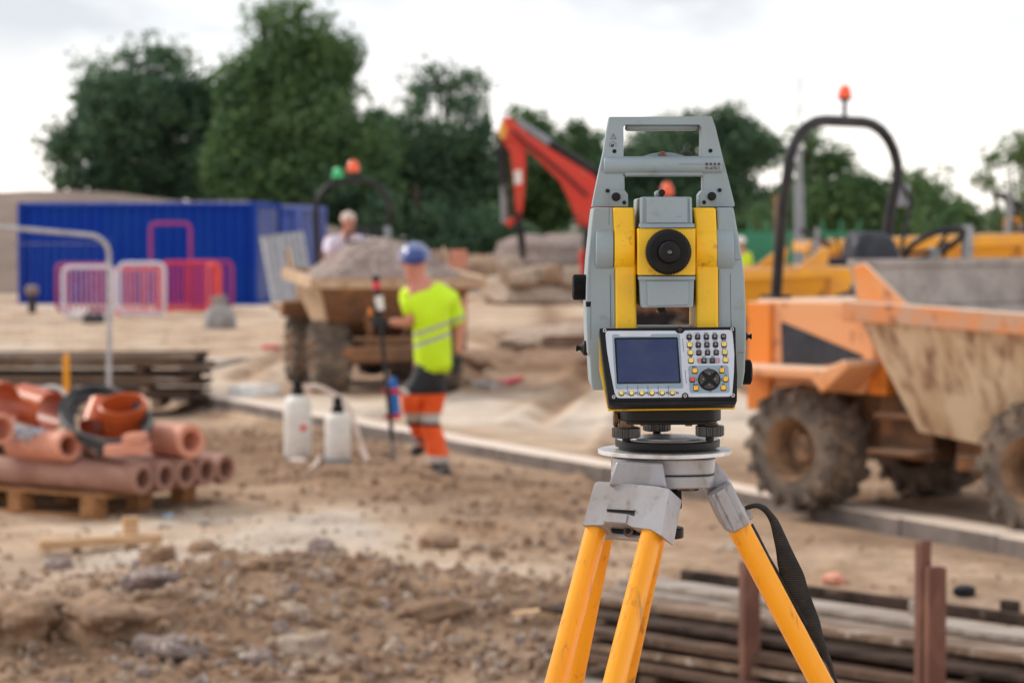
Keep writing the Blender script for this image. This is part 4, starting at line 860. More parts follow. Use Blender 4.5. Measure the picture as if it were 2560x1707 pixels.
skin('trousers', {'a': (dp(-.86, sy, 1.48), .15), 'b': (dp(-.78, sy+.11, 1.49), .11), 'c': (dp(-.5, sy+.16, 1.45), .08), 'd': (dp(-.42, sy+.16, 1.15), .06), 'e': (dp(-.78, sy-.11, 1.49), .11), 'f': (dp(-.5, sy-.14, 1.45), .08), 'g': (dp(-.42, sy-.14, 1.15), .06)}, [('a', 'b'), ('b', 'c'), ('c', 'd'), ('a', 'e'), ('e', 'f'), ('f', 'g')], M['dark'], dr)
M['hair'] = mat('grey_hair', rgb(214, 196, 184), rgb(190, 170, 160), rough=.8)
mb = MB(); mb.ball(dp(-.765, sy, 2.115), .092, .096, .085, jit=.02); mb.build('hair', M['hair'], dr)
# person beyond the instrument
P0 = Gd(1700, 722); YP = P0.y
t3 = thing('person', 'person in white helmet and yellow vest half hidden right of the grey instrument', 'person', P0, 0, world=True)
def q3(x, y, z): return P0+Vector((x, y, z))
J = {'pel': (q3(0, 0, .92), (.15, .12)), 'ch': (q3(0, 0, 1.18), (.15, .11)), 'uch': (q3(0, 0, 1.38), (.13, .1)), 'neck': (q3(0, 0, 1.47), .055), 'jaw': (q3(0, -.02, 1.54), .07), 'sk': (q3(0, 0, 1.62), (.08, .09)), 'cr': (q3(0, 0, 1.68), .05)}
E = [('pel', 'ch'), ('ch', 'uch'), ('uch', 'neck'), ('neck', 'jaw'), ('jaw', 'sk'), ('sk', 'cr')]
for s, p in ((-1, 'l_'), (1, 'r_')):
    J[p+'sh'] = (q3(s*.19, 0, 1.38), .06); J[p+'el'] = (q3(s*.25, .02, 1.10), .044); J[p+'wrist'] = (q3(s*.24, -.08, .86), .03)
    J[p+'hp'] = (q3(s*.1, 0, .86), .09); J[p+'kn'] = (q3(s*.12, -.02, .48), .06); J[p+'an'] = (q3(s*.13, 0, .10), .042); J[p+'ft'] = (q3(s*.14, -.15, .05), .04)
    E += [('uch', p+'sh'), (p+'sh', p+'el'), (p+'el', p+'wrist'), ('pel', p+'hp'), (p+'hp', p+'kn'), (p+'kn', p+'an'), (p+'an', p+'ft')]
    hand(J, E, J[p+'wrist'][0], (0, -.2, -1), (0, -1, 0), p, 1, .4)
bo = skin('body', J, E, M['skin_'], t3); face(bo, q3(0, -.01, 1.60), (0, -1, 0), (0, 0, 1))
M['vest'] = mat('yellow_vest', rgb(214, 236, 40), rgb(200, 224, 40), rough=.8)
skin('vest', {'a': (q3(0, 0, .88), (.17, .14)), 'b': (q3(0, 0, 1.15), (.18, .14)), 'c': (q3(0, 0, 1.36), (.16, .12)), 'd': (q3(-.19, 0, 1.37), .08), 'e': (q3(.19, 0, 1.37), .08), 'f': (q3(-.24, .01, 1.12), .06), 'g': (q3(.24, .01, 1.12), .06)}, [('a', 'b'), ('b', 'c'), ('c', 'd'), ('c', 'e'), ('d', 'f'), ('e', 'g')], M['vest'], t3)
skin('trousers', {'a': (q3(0, 0, .90), .15), 'b': (q3(-.1, 0, .84), .11), 'c': (q3(-.12, -.02, .48), .085), 'd': (q3(-.13, 0, .12), .07), 'e': (q3(.1, 0, .84), .11), 'f': (q3(.12, -.02, .48), .085), 'g': (q3(.13, 0, .12), .07)}, [('a', 'b'), ('b', 'c'), ('c', 'd'), ('a', 'e'), ('e', 'f'), ('f', 'g')], M['vest'], t3)
mb = MB(); mb.lathe(q3(0, 0, 1.64), (0, 0, 1), [(0, .13), (.03, .128), (.08, .11), (.12, .07), (.14, .02)], 20); mb.build('helmet', M['white'], t3)
# ================================================================== EXCAVATOR
YE = 33.0
ex = thing('excavator', 'red tracked excavator with its arm raised, body hidden behind the grey instrument', 'excavator', Vector((Pd(1490, 0, YE+.6).x, YE+.6, 0.075)), 0, world=True)
def ep(name, px, y0, y1, m, par=ex, bevel=.02, label=None):
    mb = MB(); dprism(mb, px, YE+y0, YE+y1); return mb.build(name, M[m], par, bevel=bevel, label=label)
M['grey_steel'] = M['steel']
bm_ = ep('boom', [(1160, 268), (1174, 270), (1192, 290), (1217, 312), (1260, 340), (1310, 370), (1362, 402), (1420, 480), (1436, 640), (1400, 648), (1376, 560), (1340, 510), (1318, 488), (1308, 458), (1285, 414), (1250, 380), (1209, 340), (1188, 322), (1150, 326), (1146, 290)], -.16, .16, 'red')
ep('boom_tip_panel', [(1146, 290), (1158, 276), (1164, 300), (1158, 322), (1146, 318)], -.175, -.163, 'yelmach', bm_, .004)
mb = MB(); mb.cyl(Pd(1188, 284, YE-.05), Pd(1262, 330, YE-.05), .075); mb.build('ram_cover', M['steel'], bm_); mb = MB(); mb.cyl(Pd(1258, 326, YE-.05), Pd(1372, 398, YE-.05), .06); mb.tube([Pd(1176, 300, YE-.2), Pd(1200, 322, YE-.2), Pd(1250, 362, YE-.2), Pd(1300, 404, YE-.2), Pd(1350, 450, YE-.2)], .022, 6); mb.build('boom_ram', M['dark'], bm_)
st_ = ep('stick', [(1148, 300), (1162, 284), (1186, 300), (1208, 350), (1207, 400), (1202, 470), (1198, 500), (1184, 500), (1180, 420), (1172, 350), (1150, 322)], -.12, .12, 'red')
ep('stick_plate', [(1180, 392), (1198, 390), (1199, 422), (1182, 424)], -.128, -.122, 'white', st_, .003)
mb = MB(); mb.cyl(Pd(1155, 330, YE), Pd(1157, 425, YE), .055); mb.build('stick_ram', M['dark'], st_); mb = MB(); mb.cyl(Pd(1157, 425, YE), Pd(1159, 512, YE), .045); mb.build('ram_rod', M['steel'], st_); mb = MB(); mb.tube([Pd(1160, 300, YE-.15), Pd(1148, 340, YE-.15), Pd(1150, 420, YE-.15), Pd(1178, 470, YE-.15), Pd(1190, 540, YE-.12)], .02, 6); mb.build('hydraulic_hose', M['dark'], st_)
for nm, c, r in (('pin', (1171, 308), .05), ('pin', (1192, 494), .04)):
    mb = MB(); mb.cyl(Pd(*c, YE-.14), Pd(*c, YE+.14), r, n=12); mb.build(nm, M['dark'], st_)
bk = ep('bucket_link', [(1158, 512), (1190, 488), (1200, 498), (1170, 524)], -.1, .1, 'red')
ep('breaker', [(1184, 500), (1200, 500), (1208, 560), (1206, 596), (1198, 600), (1190, 560)], -.08, .08, 'dark')
ep('slew_body', [(1350, 560), (1350, 640), (1410, 660), (1640, 660), (1670, 620), (1660, 560), (1560, 540), (1440, 540)], .2, 1.7, 'red'); ep('undercarriage', [(1400, 662), (1640, 662), (1630, 735), (1410, 735)], .12, 1.6, 'mudbrown')
ep('boom_ram_lower', [(1322, 485), (1344, 490), (1346, 520), (1330, 520)], -.1, .1, 'red'); ep('dozer_arm', [(1330, 585), (1346, 560), (1350, 640), (1338, 660)], -.1, .2, 'red')
ep('swing_post', [(1340, 470), (1356, 470), (1362, 600), (1352, 700), (1338, 690)], -.1, .15, 'dark')
cb = ep('cab', [(1425, 480), (1560, 470), (1580, 560), (1585, 690), (1425, 690)], .3, 1.3, 'dark', bevel=.05)
ep('cab_window', [(1440, 495), (1545, 487), (1555, 560), (1440, 565)], .285, .298, 'glass', cb, .005)
mb = MB(); mb.cyl(Pd(1532, 476, YE+.8), Pd(1532, 446, YE+.8), .03); mb.build('beacon_stem', M['dark'], ex)
mb = MB(); mb.lathe(Pd(1532, 450, YE+.8), (0, 0, 1), [(0, .085), (.1, .08), (.17, .05), (.19, .02)], 18); mb.build('beacon', M['beacon'], ex)
for s in (0, 1):
    y0 = .1+s*1.4; zc = .42; xa, xb_ = Pd(1365, 0, YE+y0).x, Pd(1655, 0, YE+y0).x; path = []
    for a in range(9): q = math.pi/2+a*math.pi/8; path.append((xa+.32+.32*math.cos(q), zc+.32*math.sin(q)))
    for a in range(9): q = -math.pi/2+a*math.pi/8; path.append((xb_-.32+.32*math.cos(q), zc+.32*math.sin(q)))
    mb = MB(); mb.prism([(x, YE+y0, z) for x, z in path], [(x, YE+y0+.38, z) for x, z in path])
    n = len(path)
    for i in range(n):
        a = Vector((path[i][0], 0, path[i][1])); b = Vector((path[(i+1) % n][0], 0, path[(i+1) % n][1])); k = max(1, int((b-a).length/.12))
        for j in range(k):
            c = a.lerp(b, (j+.5)/k); d = (b-a).normalized(); nn_ = Vector((-d.z, 0, d.x)); mb.obox(c+Vector((0, YE+y0+.19, 0))-nn_*.0, d*.03, Vector((0, .2, 0)), nn_*.035)
    mb.build('track', M['dark'], ex)
# ================================================================== LEFT: fence panel, forms, pipes
t = thing('mesh_fence_panel', 'tall grey tube framed mesh panel with a round corner at the left edge', 'fence panel', Gd(250, 985), 0, world=True)
YF = Gd(250, 975).y
p0 = Pd(250, 975, YF); p0.z = .02
pth = [p0, Pd(251, 620, YF)]
for i in range(1, 8):
    a = i/8*math.pi/2; pth.append(Pd(251-48*(1-math.cos(a)), 590-50*math.sin(a), YF-.02*i))
pth += [Pd(195, 539, YF-.2), Pd(60, 527, YF-.65), Pd(-120, 512, YF-1.25), Pd(-420, 490, YF-2.2)]
mb = MB(); mb.tube(pth, .024, 10); pe = Pd(-420, 490, YF-2.2); mb.tube([pe, Vector((pe.x, pe.y, .02))], .024, 10); mb.build('frame', M['paletube'], t)
mb = MB(); q0 = Pd(251, 0, YF); 
for i in range(0, 34):
    f = i/34; x = q0.x+(pe.x-q0.x)*f; y = YF+(pe.y-YF)*f; zt = 1.80+.05*f; mb.tube([(x, y, .12), (x, y, zt)], .0011, 3)
for z in (.15, 1.0, 1.72): mb.tube([(q0.x, YF, z), (pe.x, pe.y, z)], .004, 3)
kind(mb.build('wire_mesh', M['steel'], t), 'stuff')
mb = MB(); mb.box(p0.x-.11, p0.x+.11, YF-.3, YF+.3, 0, .12); mb.build('block_foot', M['gravel'], t, bevel=.02)
def board_stack(name, label, cat, c, d, length, rows, cols, th, wd, gap, mats, seed, z0=.08, grp=None, jl=.12, bearer='oldwood', piece='board'):
    r = random.Random(seed); d = Vector(d).normalized(); n = Vector((-d.y, d.x, 0)); t = thing(name, label, cat, c, 0, grp, world=True); z = c.z+z0
    for k in (-.36, 0, .36):
        mb = MB(); mb.obox(Vector(c)+d*length*k+Vector((0, 0, z0*.5)), n*(cols*wd*.5), d*.045, Vector((0, 0, z0*.5-.002))); mb.build('bearer', M[bearer], t)
    for i in range(rows):
        if i % 3 == 2:
            for k in (-.33, .3):
                mb = MB(); mb.obox(Vector(c)+d*length*(k+r.uniform(-.04, .04))+Vector((0, 0, z+gap*.9-c.z)), n*(cols*wd*.48), d*.04, Vector((0, 0, gap*.9))); mb.build('spacer', M[bearer], t)
            z += gap*1.8
        for j in range(cols):
            o = n*((j-(cols-1)/2)*wd+r.uniform(-.012, .012)); sh = r.uniform(-jl, jl); tl = r.uniform(-.006, .006); h = th*r.uniform(.7, 1.05); ang = r.uniform(-.012, .012)
            dd = (d+n*ang).normalized(); mb = MB(); mb.obox(Vector(c)+o+d*sh+Vector((0, 0, z-c.z+h*.5)), dd*(length*.5*r.uniform(.93, 1.02))+Vector((0, 0, tl)), n*(wd*.5*r.uniform(.85, .97)), Vector((0, 0, h*.5-.001)))
            mb.build(piece, M[r.choice(mats)], t, bevel=.003)
        z += th*1.06
    return t, z
cb_ = Gd(190, 940); cb_.z = .0
board_stack('board_stack', 'long stack of weathered boards and steel forms behind the clay pipes', 'timber stack', Vector((cb_.x-.45, cb_.y+.5, 0)), (1, .02, 0), 3.3, 8, 4, .042, .24, .03, ['darkwood', 'brownwood', 'brownwood', 'darkwood', 'oldwood'], 5, z0=.1, jl=.08)
yl = thing('yellow_stake', 'amber painted stake standing against the board stack', 'stake', Gd(153, 965), 0); mb = MB(); mb.box(-.028, .028, -.028, .028, 0, .62); mb.build('stake', M['rod'], yl); mb = MB(); mb.prism([(-.028, -.028, .62), (.028, -.028, .62), (.028, .028, .62), (-.028, .028, .62)], [(-.01, -.01, .66), (.01, -.01, .66), (.01, .01, .66), (-.01, .01, .66)]); mb.build('tip', M['rod'], yl)
# pipes on a pallet
fx_ = Vector((-.85, .53, 0)).normalized(); rw = Vector((.53, .85, 0)).normalized()   # along the pipes to the left, across the row away
def ring_pipe(mb, a, b, ro, ri, n=32, rs=None):
    """hollow pipe: outer and inner walls and end faces"""
    d = (b-a).normalized(); x, y = frame(d); vs = []; Ln = (b-a).length
    st = [(0, ro-.008, ), (.008, ro), (Ln, ro), (Ln, ri), (0+.008, ri), (0, ri+.006)]
    if rs: st = [(0, rs-.008), (.01, rs), (.13, rs), (.16, ro), (Ln, ro), (Ln, ri), (.15, ri), (.12, rs-.03), (0, rs-.028)]
    for q in st:
        for k in range(n): an = 2*math.pi*k/n; vs.append(a+d*q[0]+(x*math.cos(an)+y*math.sin(an))*q[1])
    m = len(st); mb.add(vs, [(i*n+k, i*n+(k+1) % n, ((i+1) % m)*n+(k+1) % n, ((i+1) % m)*n+k) for i in range(m) for k in range(n)])
pe0 = Gd(333, 1100, .27)
names = ['nearest', 'second from the front', 'middle', 'fourth from the front', 'farthest']
lay = [('clay_pipe', 'nearest long brown clay pipe on the pallet, its ring end facing right'), ('clay_pipe', 'brown clay pipe directly behind the nearest one on the pallet'), ('clay_pipe', 'middle one of the five brown clay pipes on the pallet'), ('clay_pipe', 'brown clay pipe beside the farthest one, under the orange socket pipe'), ('clay_pipe', 'farthest of the five brown clay pipes, its end furthest right')]
zc = .27
for i in range(5):
    a = pe0+rw*(i*.205)-fx_*rnd.uniform(-.02, .02); a.z = zc; b = a+fx_*(2.3+rnd.uniform(-.1, .1))
    pt_ = thing('clay_pipe', lay[i][1], 'pipe', (a.x, a.y, zc-.1), 0, 'brown clay pipes on the pallet', world=True)
    mb = MB(); ring_pipe(mb, a, b, .098, .062); mb.build('pipe_wall', M['clay'], pt_)
def short_pipe(label, u0, v0, u1, v1, Y0, Y1, ro, ri, mm, rs=None, col=None, nm='pipe_fitting'):
    a = Pd(u0, v0, Y0); b = Pd(u1, v1, Y1); t = thing(nm, label, 'pipe fitting', (a.x, a.y, a.z-ro), 0, world=True)
    mb = MB(); ring_pipe(mb, a, b, ro, ri, rs=rs); mb.build('pipe_wall', M[mm], t)
    if col: c = a.lerp(b, .72); d = (b-a).normalized(); mb = MB(); ring_pipe(mb, c-d*.05, c+d*.05, ro+.012, ro-.004); mb.build('rubber_collar', M['rubber'], t)
    return t
Yp = pe0.y
short_pipe('short orange clay socket pipe lying on the right end of the pipe row', 440, 1013, 368, 1010, Yp+.36, Yp+.62, .112, .066, 'terra')
short_pipe('orange clay pipe with a black rubber band lying left of the black coil', 160, 1024, -20, 1022, Yp+.18, Yp+.9, .098, .062, 'terra', col=True)
short_pipe('small clay pipe end showing behind the square clay channel', 232, 1030, 200, 1022, Yp+.3, Yp+.6, .07, .05, 'clay')
# square cut clay channel pieces
t = thing('clay_channel', 'pinkish square cut clay channel piece lying in front of the black coil', 'clay channel', Pd(290, 1045, Yp+.05), 0, world=True)
for (u0, v0, u1, v1, dy, q) in ((238, 1024, 336, 1048, 0, 'lower_block'), (280, 1000, 330, 1022, .02, 'upper_block')):
    mb = MB(); A = [(u0, v0), (u1, v0-4), (u1, v1-4), (u0, v1)]; dprism(mb, A, Yp+dy, Yp+.22+dy); mb.build(q, M['terra'], t, bevel=.008)
t = thing('pipe_collar', 'upright orange plastic pipe collar standing inside the black coil', 'pipe fitting', Pd(286, 1000, Yp+.5), 0, world=True)
c0 = Pd(290, 1000, Yp+.55); c1_ = Pd(282, 926, Yp+.46)
mb = MB(); d = c1_-c0; Lh = d.length; n = 36; x, y = frame(d.normalized()); st = [(0, .135), (Lh*.62, .135), (Lh*.68, .158), (Lh, .158), (Lh+.006, .15), (Lh, .138), (Lh*.5, .125), (0, .125)]
mb.add([c0+d.normalized()*s+(x*math.cos(2*math.pi*k/n)+y*math.sin(2*math.pi*k/n))*r for s, r in st for k in range(n)], [(i*n+k, i*n+(k+1) % n, ((i+1) % len(st))*n+(k+1) % n, ((i+1) % len(st))*n+k) for i in range(len(st)) for k in range(n)]); mb.build('socket', M['pvc'], t)
short_pipe('orange plastic pipe elbow half hidden inside the black coil', 236, 930, 215, 985, Yp+.7, Yp+.55, .10, .09, 'pvc')
short_pipe('orange plastic pipe stub leaning towards the camera left of the coil', 120, 945, 50, 925, Yp+.55, Yp+.75, .13, .12, 'pvc', rs=None)
short_pipe('orange plastic pipe fitting with a wide dark mouth at the left edge', 8, 935, -60, 925, Yp+.45, Yp+.6, .165, .148, 'pvc')
short_pipe('brown clay pipe end at the left edge of the pile', 6, 985, -60, 990, Yp+.2, Yp+.4, .10, .07, 'terra')
cc = thing('pipe_coil', 'black flexible pipe coiled and slung over the clay pipes', 'pipe coil', Pd(240, 1000, Yp+.45), 0, world=True)
for k in range(7):
    mb = MB(); pts = []
    for i in range(44):
        a = 2*math.pi*i/44; u = 245+(100-k*3.5)*math.cos(a)*1.0+22*math.cos(a)*max(0, -math.sin(a)); v = 950-58*math.sin(a)+(k*4)+(a > math.pi)*2
        u += 0.35*(v-950); pts.append(Pd(u-6, v+4*math.sin(3*a+k), Yp+.44+.32*math.sin(a)+(k%3)*.03))
    mb.tube(pts, .018, 8, closed=True); mb.build('pipe_loop', M['hose'], cc)
cw = thing('wire_coil', 'thin beige wire coil resting behind the orange plastic stub', 'wire coil', Pd(110, 950, Yp+.9), 0, world=True)
for k in range(3):
    mb = MB(); mb.tube([Pd(112+34*math.cos(a)+k*3, 915+26*math.sin(a)-k*2, Yp+.9+k*.02) for a in [i*math.pi/14 for i in range(28)]], .006, 6, closed=True); mb.build('wire_loop', M['white'], cw)
# plastic wrap
t = thing('plastic_wrap', 'crumpled clear white plastic wrap between the fittings', 'plastic wrap', Pd(70, 985, Yp+.4), 0, world=True)
mb = MB(); n = 14
for i in range(n+1):
    for j in range(7):
        u = 15+i*8; v = 972+j*6+i*1.2; p = Pd(u, v, Yp+.40+.05*noise.noise(Vector((i*.6, j*.8, 0)))-.06*math.sin(j/6*math.pi)); mb.v.append(p+Vector((0, 0, .03*noise.noise(Vector((i*.9, j*.9, 4))))))
mb.f = [(i*7+j, (i+1)*7+j, (i+1)*7+j+1, i*7+j+1) for i in range(n) for j in range(6)]
M['wrap'] = mat('crumpled_film', rgb(196, 196, 204), rgb(170, 170, 180), rough=.25); o = mb.build('film', M['wrap'], t, normals=False); sm = o.modifiers.new('thickness', 'SOLIDIFY'); sm.thickness = .003
# pallet under the pipes
pl = thing('pallet', 'tan timber pallet carrying the clay pipes', 'pallet', Vector((pe0.x, pe0.y, 0)), 0, world=True)
base = pe0+fx_*1.0+rw*.35; base.z = 0
for k in range(5):
    c = base+rw*(-.42+k*.24); mb = MB(); mb.obox(c+Vector((0, 0, .158)), fx_*.78, rw*.05, Vector((0, 0, .009))); mb.build('deck_board', M['pallet'], pl)
for k in range(3):
    c = base+fx_*(-.66+k*.62)
    mb = MB(); mb.obox(c+Vector((0, 0, .138)), rw*.52, fx_*.05, Vector((0, 0, .010))); mb.build('stringer_board', M['pallet'], pl)
    for j in range(3): mb = MB(); mb.obox(c+rw*(-.45+j*.44)+Vector((0, 0, .078)), rw*.065, fx_*.055, Vector((0, 0, .049))); mb.build('block', M['pallet'], pl)
for j in range(3): mb = MB(); mb.obox(base+rw*(-.45+j*.44)+Vector((0, 0, .018)), fx_*.74, rw*.05, Vector((0, 0, .010))); mb.build('bottom_board', M['pallet'], pl)
# sprayers
def sprayer(label, u, vt, vb, wpx, capw, redmark=False):
    b = Gd(u, vb); s = b.y/F*DS; w = wpx*s/2; t = thing('spray_bottle', label, 'sprayer', b, 0, 'white sprayer bottles'); h = (vb-vt)*s
    mb = MB(); mb.lathe((0, 0, 0), (0, 0, 1), [(0, w*.92), (.015, w), (h*.86, w), (h*.95, w*.8), (h, w*.42)], 28); mb.build('bottle', M['white'], t)
    mb = MB(); mb.lathe((0, 0, h), (0, 0, 1), [(0, w*.5), (.03, w*.5), (.05, w*.36), (.11, w*.34), (.125, w*.2)], 18); mb.build('pump_head', M['rubber'], t)
    mb = MB(); mb.lathe((0, 0, -.001), (0, 0, 1), [(0, w*.97), (.035, w*1.03), (.05, w*1.015)], 28); mb.build('base_ring', M['facegrey'], t)
    if redmark: mb = MB(); mb.box(w*.28, w*.72, -w*.98, -w*.80, h*.48, h*.56); mb.build('red_mark', M['b_orange'], t)
    return t, b, h, w
s1 = sprayer('taller white sprayer bottle with a red mark, left of the pair', 684, 905, 1060, 64, 0, True)
s2 = sprayer('shorter white sprayer bottle on the right of the pair', 776, 946, 1066, 60, 0)
def hose(label, pts, r, m='white', nm='hose'):
    t = thing(nm, label, 'hose', pts[0], 0, world=True); P = []
    for i in range(len(pts)-1):
        p0_, p1_, p2_, p3_ = pts[max(i-1, 0)], pts[i], pts[i+1], pts[min(i+2, len(pts)-1)]
        for k in range(6):
            q = k/6; P.append(.5*((2*p1_)+(-p0_+p2_)*q+(2*p0_-5*p1_+4*p2_-p3_)*q*q+(-p0_+3*p1_-3*p2_+p3_)*q*q*q))
    P.append(pts[-1]); mb = MB(); mb.tube(P, r, 8); mb.build('tube', M[m], t); return t
M['hosew'] = mat('dusty_translucent_hose', rgb(228, 208, 196), rgb(214, 192, 178), rough=.5)
Ys = s1[1].y
hose('pale hose arching from the taller sprayer down to the ground on the right', [Pd(700, 893, Ys), Pd(725, 888, Ys), Pd(765, 905, Ys-.02), Pd(800, 935, Ys-.05), Pd(818, 985, Ys-.1), Pd(830, 1025, Ys-.12), Gd(844, 1060, .02)], .022, 'hosew')
hose('pale hose looping on the ground in front of the two sprayers', [Gd(735, 1050, .04), Gd(715, 1078, .02), Gd(680, 1096, .02), Gd(650, 1090, .02), Gd(643, 1072, .02), Gd(665, 1058, .03), Gd(700, 1058, .05)], .019, 'hosew')
# ================================================================== LOWER RIGHT: timber stack and steel stakes
c0 = Gd(1960, 1520); dd_ = Vector((1, -.72, 0)).normalized()
A_ = Gd(1560, 1498, 0); B_ = Gd(2420, 1740, 0)
dd_ = (Gd(2352, 1420, .42)-Gd(1592, 1320, .42)); dd_.z = 0; dd_.normalize(); nb = Vector((-dd_.y, dd_.x, 0))
ctr = (Gd(2352, 1420, .42)+Gd(1592, 1320, .42))/2+dd_*.30; ctr.z = 0
tk = thing('timber_stack', 'low pile of cement stained boards and dark steel forms behind the tripod', 'timber stack', ctr, 0, world=True)
r = random.Random(11)
LEN = 2.75
def brd(off, z, h, w, mm, nm='board', sh=0, ln=LEN, tilt=0, yaw=0):
    d = (dd_+nb*yaw).normalized(); n_ = Vector((-d.y, d.x, 0)); mb = MB(); mb.obox(ctr+nb*off+d*sh+Vector((0, 0, z+h/2)), d*(ln/2)+Vector((0, 0, tilt)), n_*(w/2), Vector((0, 0, h/2))); return mb.build(nm, M[mm], tk, bevel=.003)
lay = [(.00, .05, [(-.62, .20, 'palewood'), (-.38, .22, 'oldwood'), (-.14, .2, 'oldwood'), (.10, .22, 'oldwood')]),
       (.10, .045, [(-.46, .2, 'brownwood'), (-.22, .22, 'oldwood'), (.03, .22, 'brownwood')]),
       (.155, .03, [(-.44, .12, 'oldwood'), (-.24, .2, 'darkwood'), (.02, .22, 'brownwood')]),
       (.20, .045, [(-.38, .20, 'brownwood'), (-.14, .2, 'palewood'), (.08, .2, 'oldwood')]),
       (.255, .035, [(-.36, .12, 'darkwood'), (-.18, .18, 'oldwood'), (.04, .2, 'palewood')]),
       (.30, .03, [(-.26, .18, 'oldwood'), (-.06, .2, 'palewood'), (.12, .1, 'darkwood')]),
       (.335, .04, [(-.02, .16, 'palewood')]), (.345, .06, [(.15, .035, 'darkwood')])]
for z, h, row in lay:
    for off, w, mm in row: brd(off+r.uniform(-.035, .02), z+.02, h*r.uniform(.6, 1.0), w, mm, sh=r.uniform(-.16, .16)-.03*(z > .2), tilt=r.uniform(-.015, .015), yaw=r.uniform(-.015, .015))
for k in (-.8, -.1, .7): 
    mb = MB(); mb.obox(ctr+dd_*k+nb*-.18+Vector((0, 0, .092)), nb*.42, dd_*.04, Vector((0, 0, .022))); mb.build('bearer', M['brownwood'], tk)
# clips and brackets on the boards
for (u, v, z, mm) in ((1700, 1385, .40, 'palewood'), (2110, 1400, .40, 'palewood'), (2320, 1400, .40, 'darkwood')):
    p = Gd(u, v, z); mb = MB(); mb.obox(p, dd_*.035, nb*.02, Vector((0, 0, .035))); mb.build('bracket', M[mm], tk, bevel=.006)
for k, (u, v) in enumerate(((2100, 1440), (2215, 1430), (2090, 1500), (1520, 1540), (2030, 1490), (2250, 1400))):
    lump('stone', None, None, Gd(u, v, .3), .04, .03, .022, M['stone'], seed=60+k)  if False else None
def stake(label, u, vt, w, dep, Y, pieces):
    p = Pd(u, vt, Y); t = thing('steel_stake', label, 'steel stake', (p.x, p.y, 0), .25, 'rusty steel stakes')
    for (x0, x1, y0, y1, dz) in pieces: mb = MB(); mb.box(x0, x1, y0, y1, -.05, p.z+dz); mb.build('angle_leg', M['rust'], t, bevel=.003)
Yk = 9.35
stake('rusty steel stake just right of the tripod leg, standing before the boards', 1728, 1290, 0, 0, Yk-.45, [(-.032, .032, -.005, .005, 0), (-.032, -.022, .005, .06, 0)])
stake('taller rusty steel stake with a notched double top near the right edge', 2132, 1240, 0, 0, Yk-1.45, [(-.026, .010, -.006, .006, 0), (-.018, .045, -.05, -.007, -.085), (-.026, -.016, .007, .05, -.01)])
for k in range(26):
    p = ctr+dd_*r.uniform(-1.3, 1.2)+nb*r.uniform(-.45, .1); o_ = lump('cement_lump', None, None, (p.x, p.y, .0), r.uniform(.02, .05), r.uniform(.015, .03), r.uniform(.008, .018), M[r.choice(['palewood', 'darkwood', 'stone', 'oldwood'])], seed=200+k, n=8, mm=5)
    q = (p-ctr).dot(nb); o_.data.transform(Matrix.Translation(o_.location-Vector(ctr)+Vector((0, 0, .19+.17*max(0, min(1, (q+.5)/.5)))))); o_.location = (0, 0, 0); o_.rotation_euler = (0, 0, 0); o_.parent = tk
# bits on the pile
o = lump('pink_stone', 'small pinkish stone resting on top of the timber pile', 'stone', Gd(1915, 1340, .43), .05, .04, .03, M['terra'], seed=41)
o = lump('pink_stone', 'flat pinkish stone on the ground left of the timber pile', 'stone', Gd(1410, 1465, .0), .10, .06, .04, M['terra'], seed=42)
o = lump('stone', 'pale rock on the sandy ground above the timber pile', 'stone', Gd(1685, 1275, .0), .16, .11, .05, M['stone'], seed=43)
o = lump('dark_clod', 'black lump on top of the timber pile near the right stake', 'clod', Gd(2215, 1368, .40), .05, .04, .03, M['dark'], seed=44)
# ================================================================== RUBBLE
rocks = [(45, 1520, .26, .16, .12, 'stoneb', 'brown rock at the lower left edge'), (105, 1500, .17, .12, .075, 'stoneb', 'squarish ochre rock second from the left edge'),
 (240, 1520, .24, .17, .10, 'stoneb', 'large smooth brown boulder near the lower left corner'), (350, 1430, .14, .10, .06, 'gravel', 'grey white rock in the middle of the left heap'),
 (360, 1305, .10, .08, .085, 'stoneb', 'reddish upright lump at the top of the left heap'), (670, 1490, .085, .06, .045, 'stone', 'whitish stone in the bottom middle'), (740, 1275, .085, .06, .06, 'gravel', 'dark grey stone at the edge of the pale dust'),
 (135, 1300, .07, .06, .05, 'gravel', 'dark stone just below the loose pine batten'), (590, 1478, .05, .04, .03, 'stone', 'small white stone left of the whitish one'), (595, 1545, .09, .07, .05, 'gravel', 'grey stone at the bottom edge'), 
 (1000, 1480, .15, .10, .06, 'stoneb', 'flat brown clod in the bottom centre'), (1010, 1270, .12, .09, .06, 'stoneb', 'dark brown clod left of the tripod legs'), (530, 1390, .10, .08, .05, 'stoneb', 'brown stone on the crest of the heap'), (620, 1420, .12, .09, .05, 'stoneb', 'brown clod right of the heap crest'), (470, 1270, .10, .08, .05, 'stoneb', 'round brown clod behind the heap'), (700, 1535, .11, .08, .06, 'stone', 'pale stone cut by the bottom edge'), (380, 1545, .13, .1, .06, 'gravel', 'grey rock low on the left beside the large boulder')]
for i, (u, v, a, b_, c, mm, lb) in enumerate(rocks):
    p = Gd(u, v); z = h_at(p.x, p.y); lump('rock', lb, 'rock', (p.x, p.y, z-c*.25), a, b_, c, M[mm], seed=80+i, group='larger rocks in the rubble', n=30, mm=20, jit=.26)
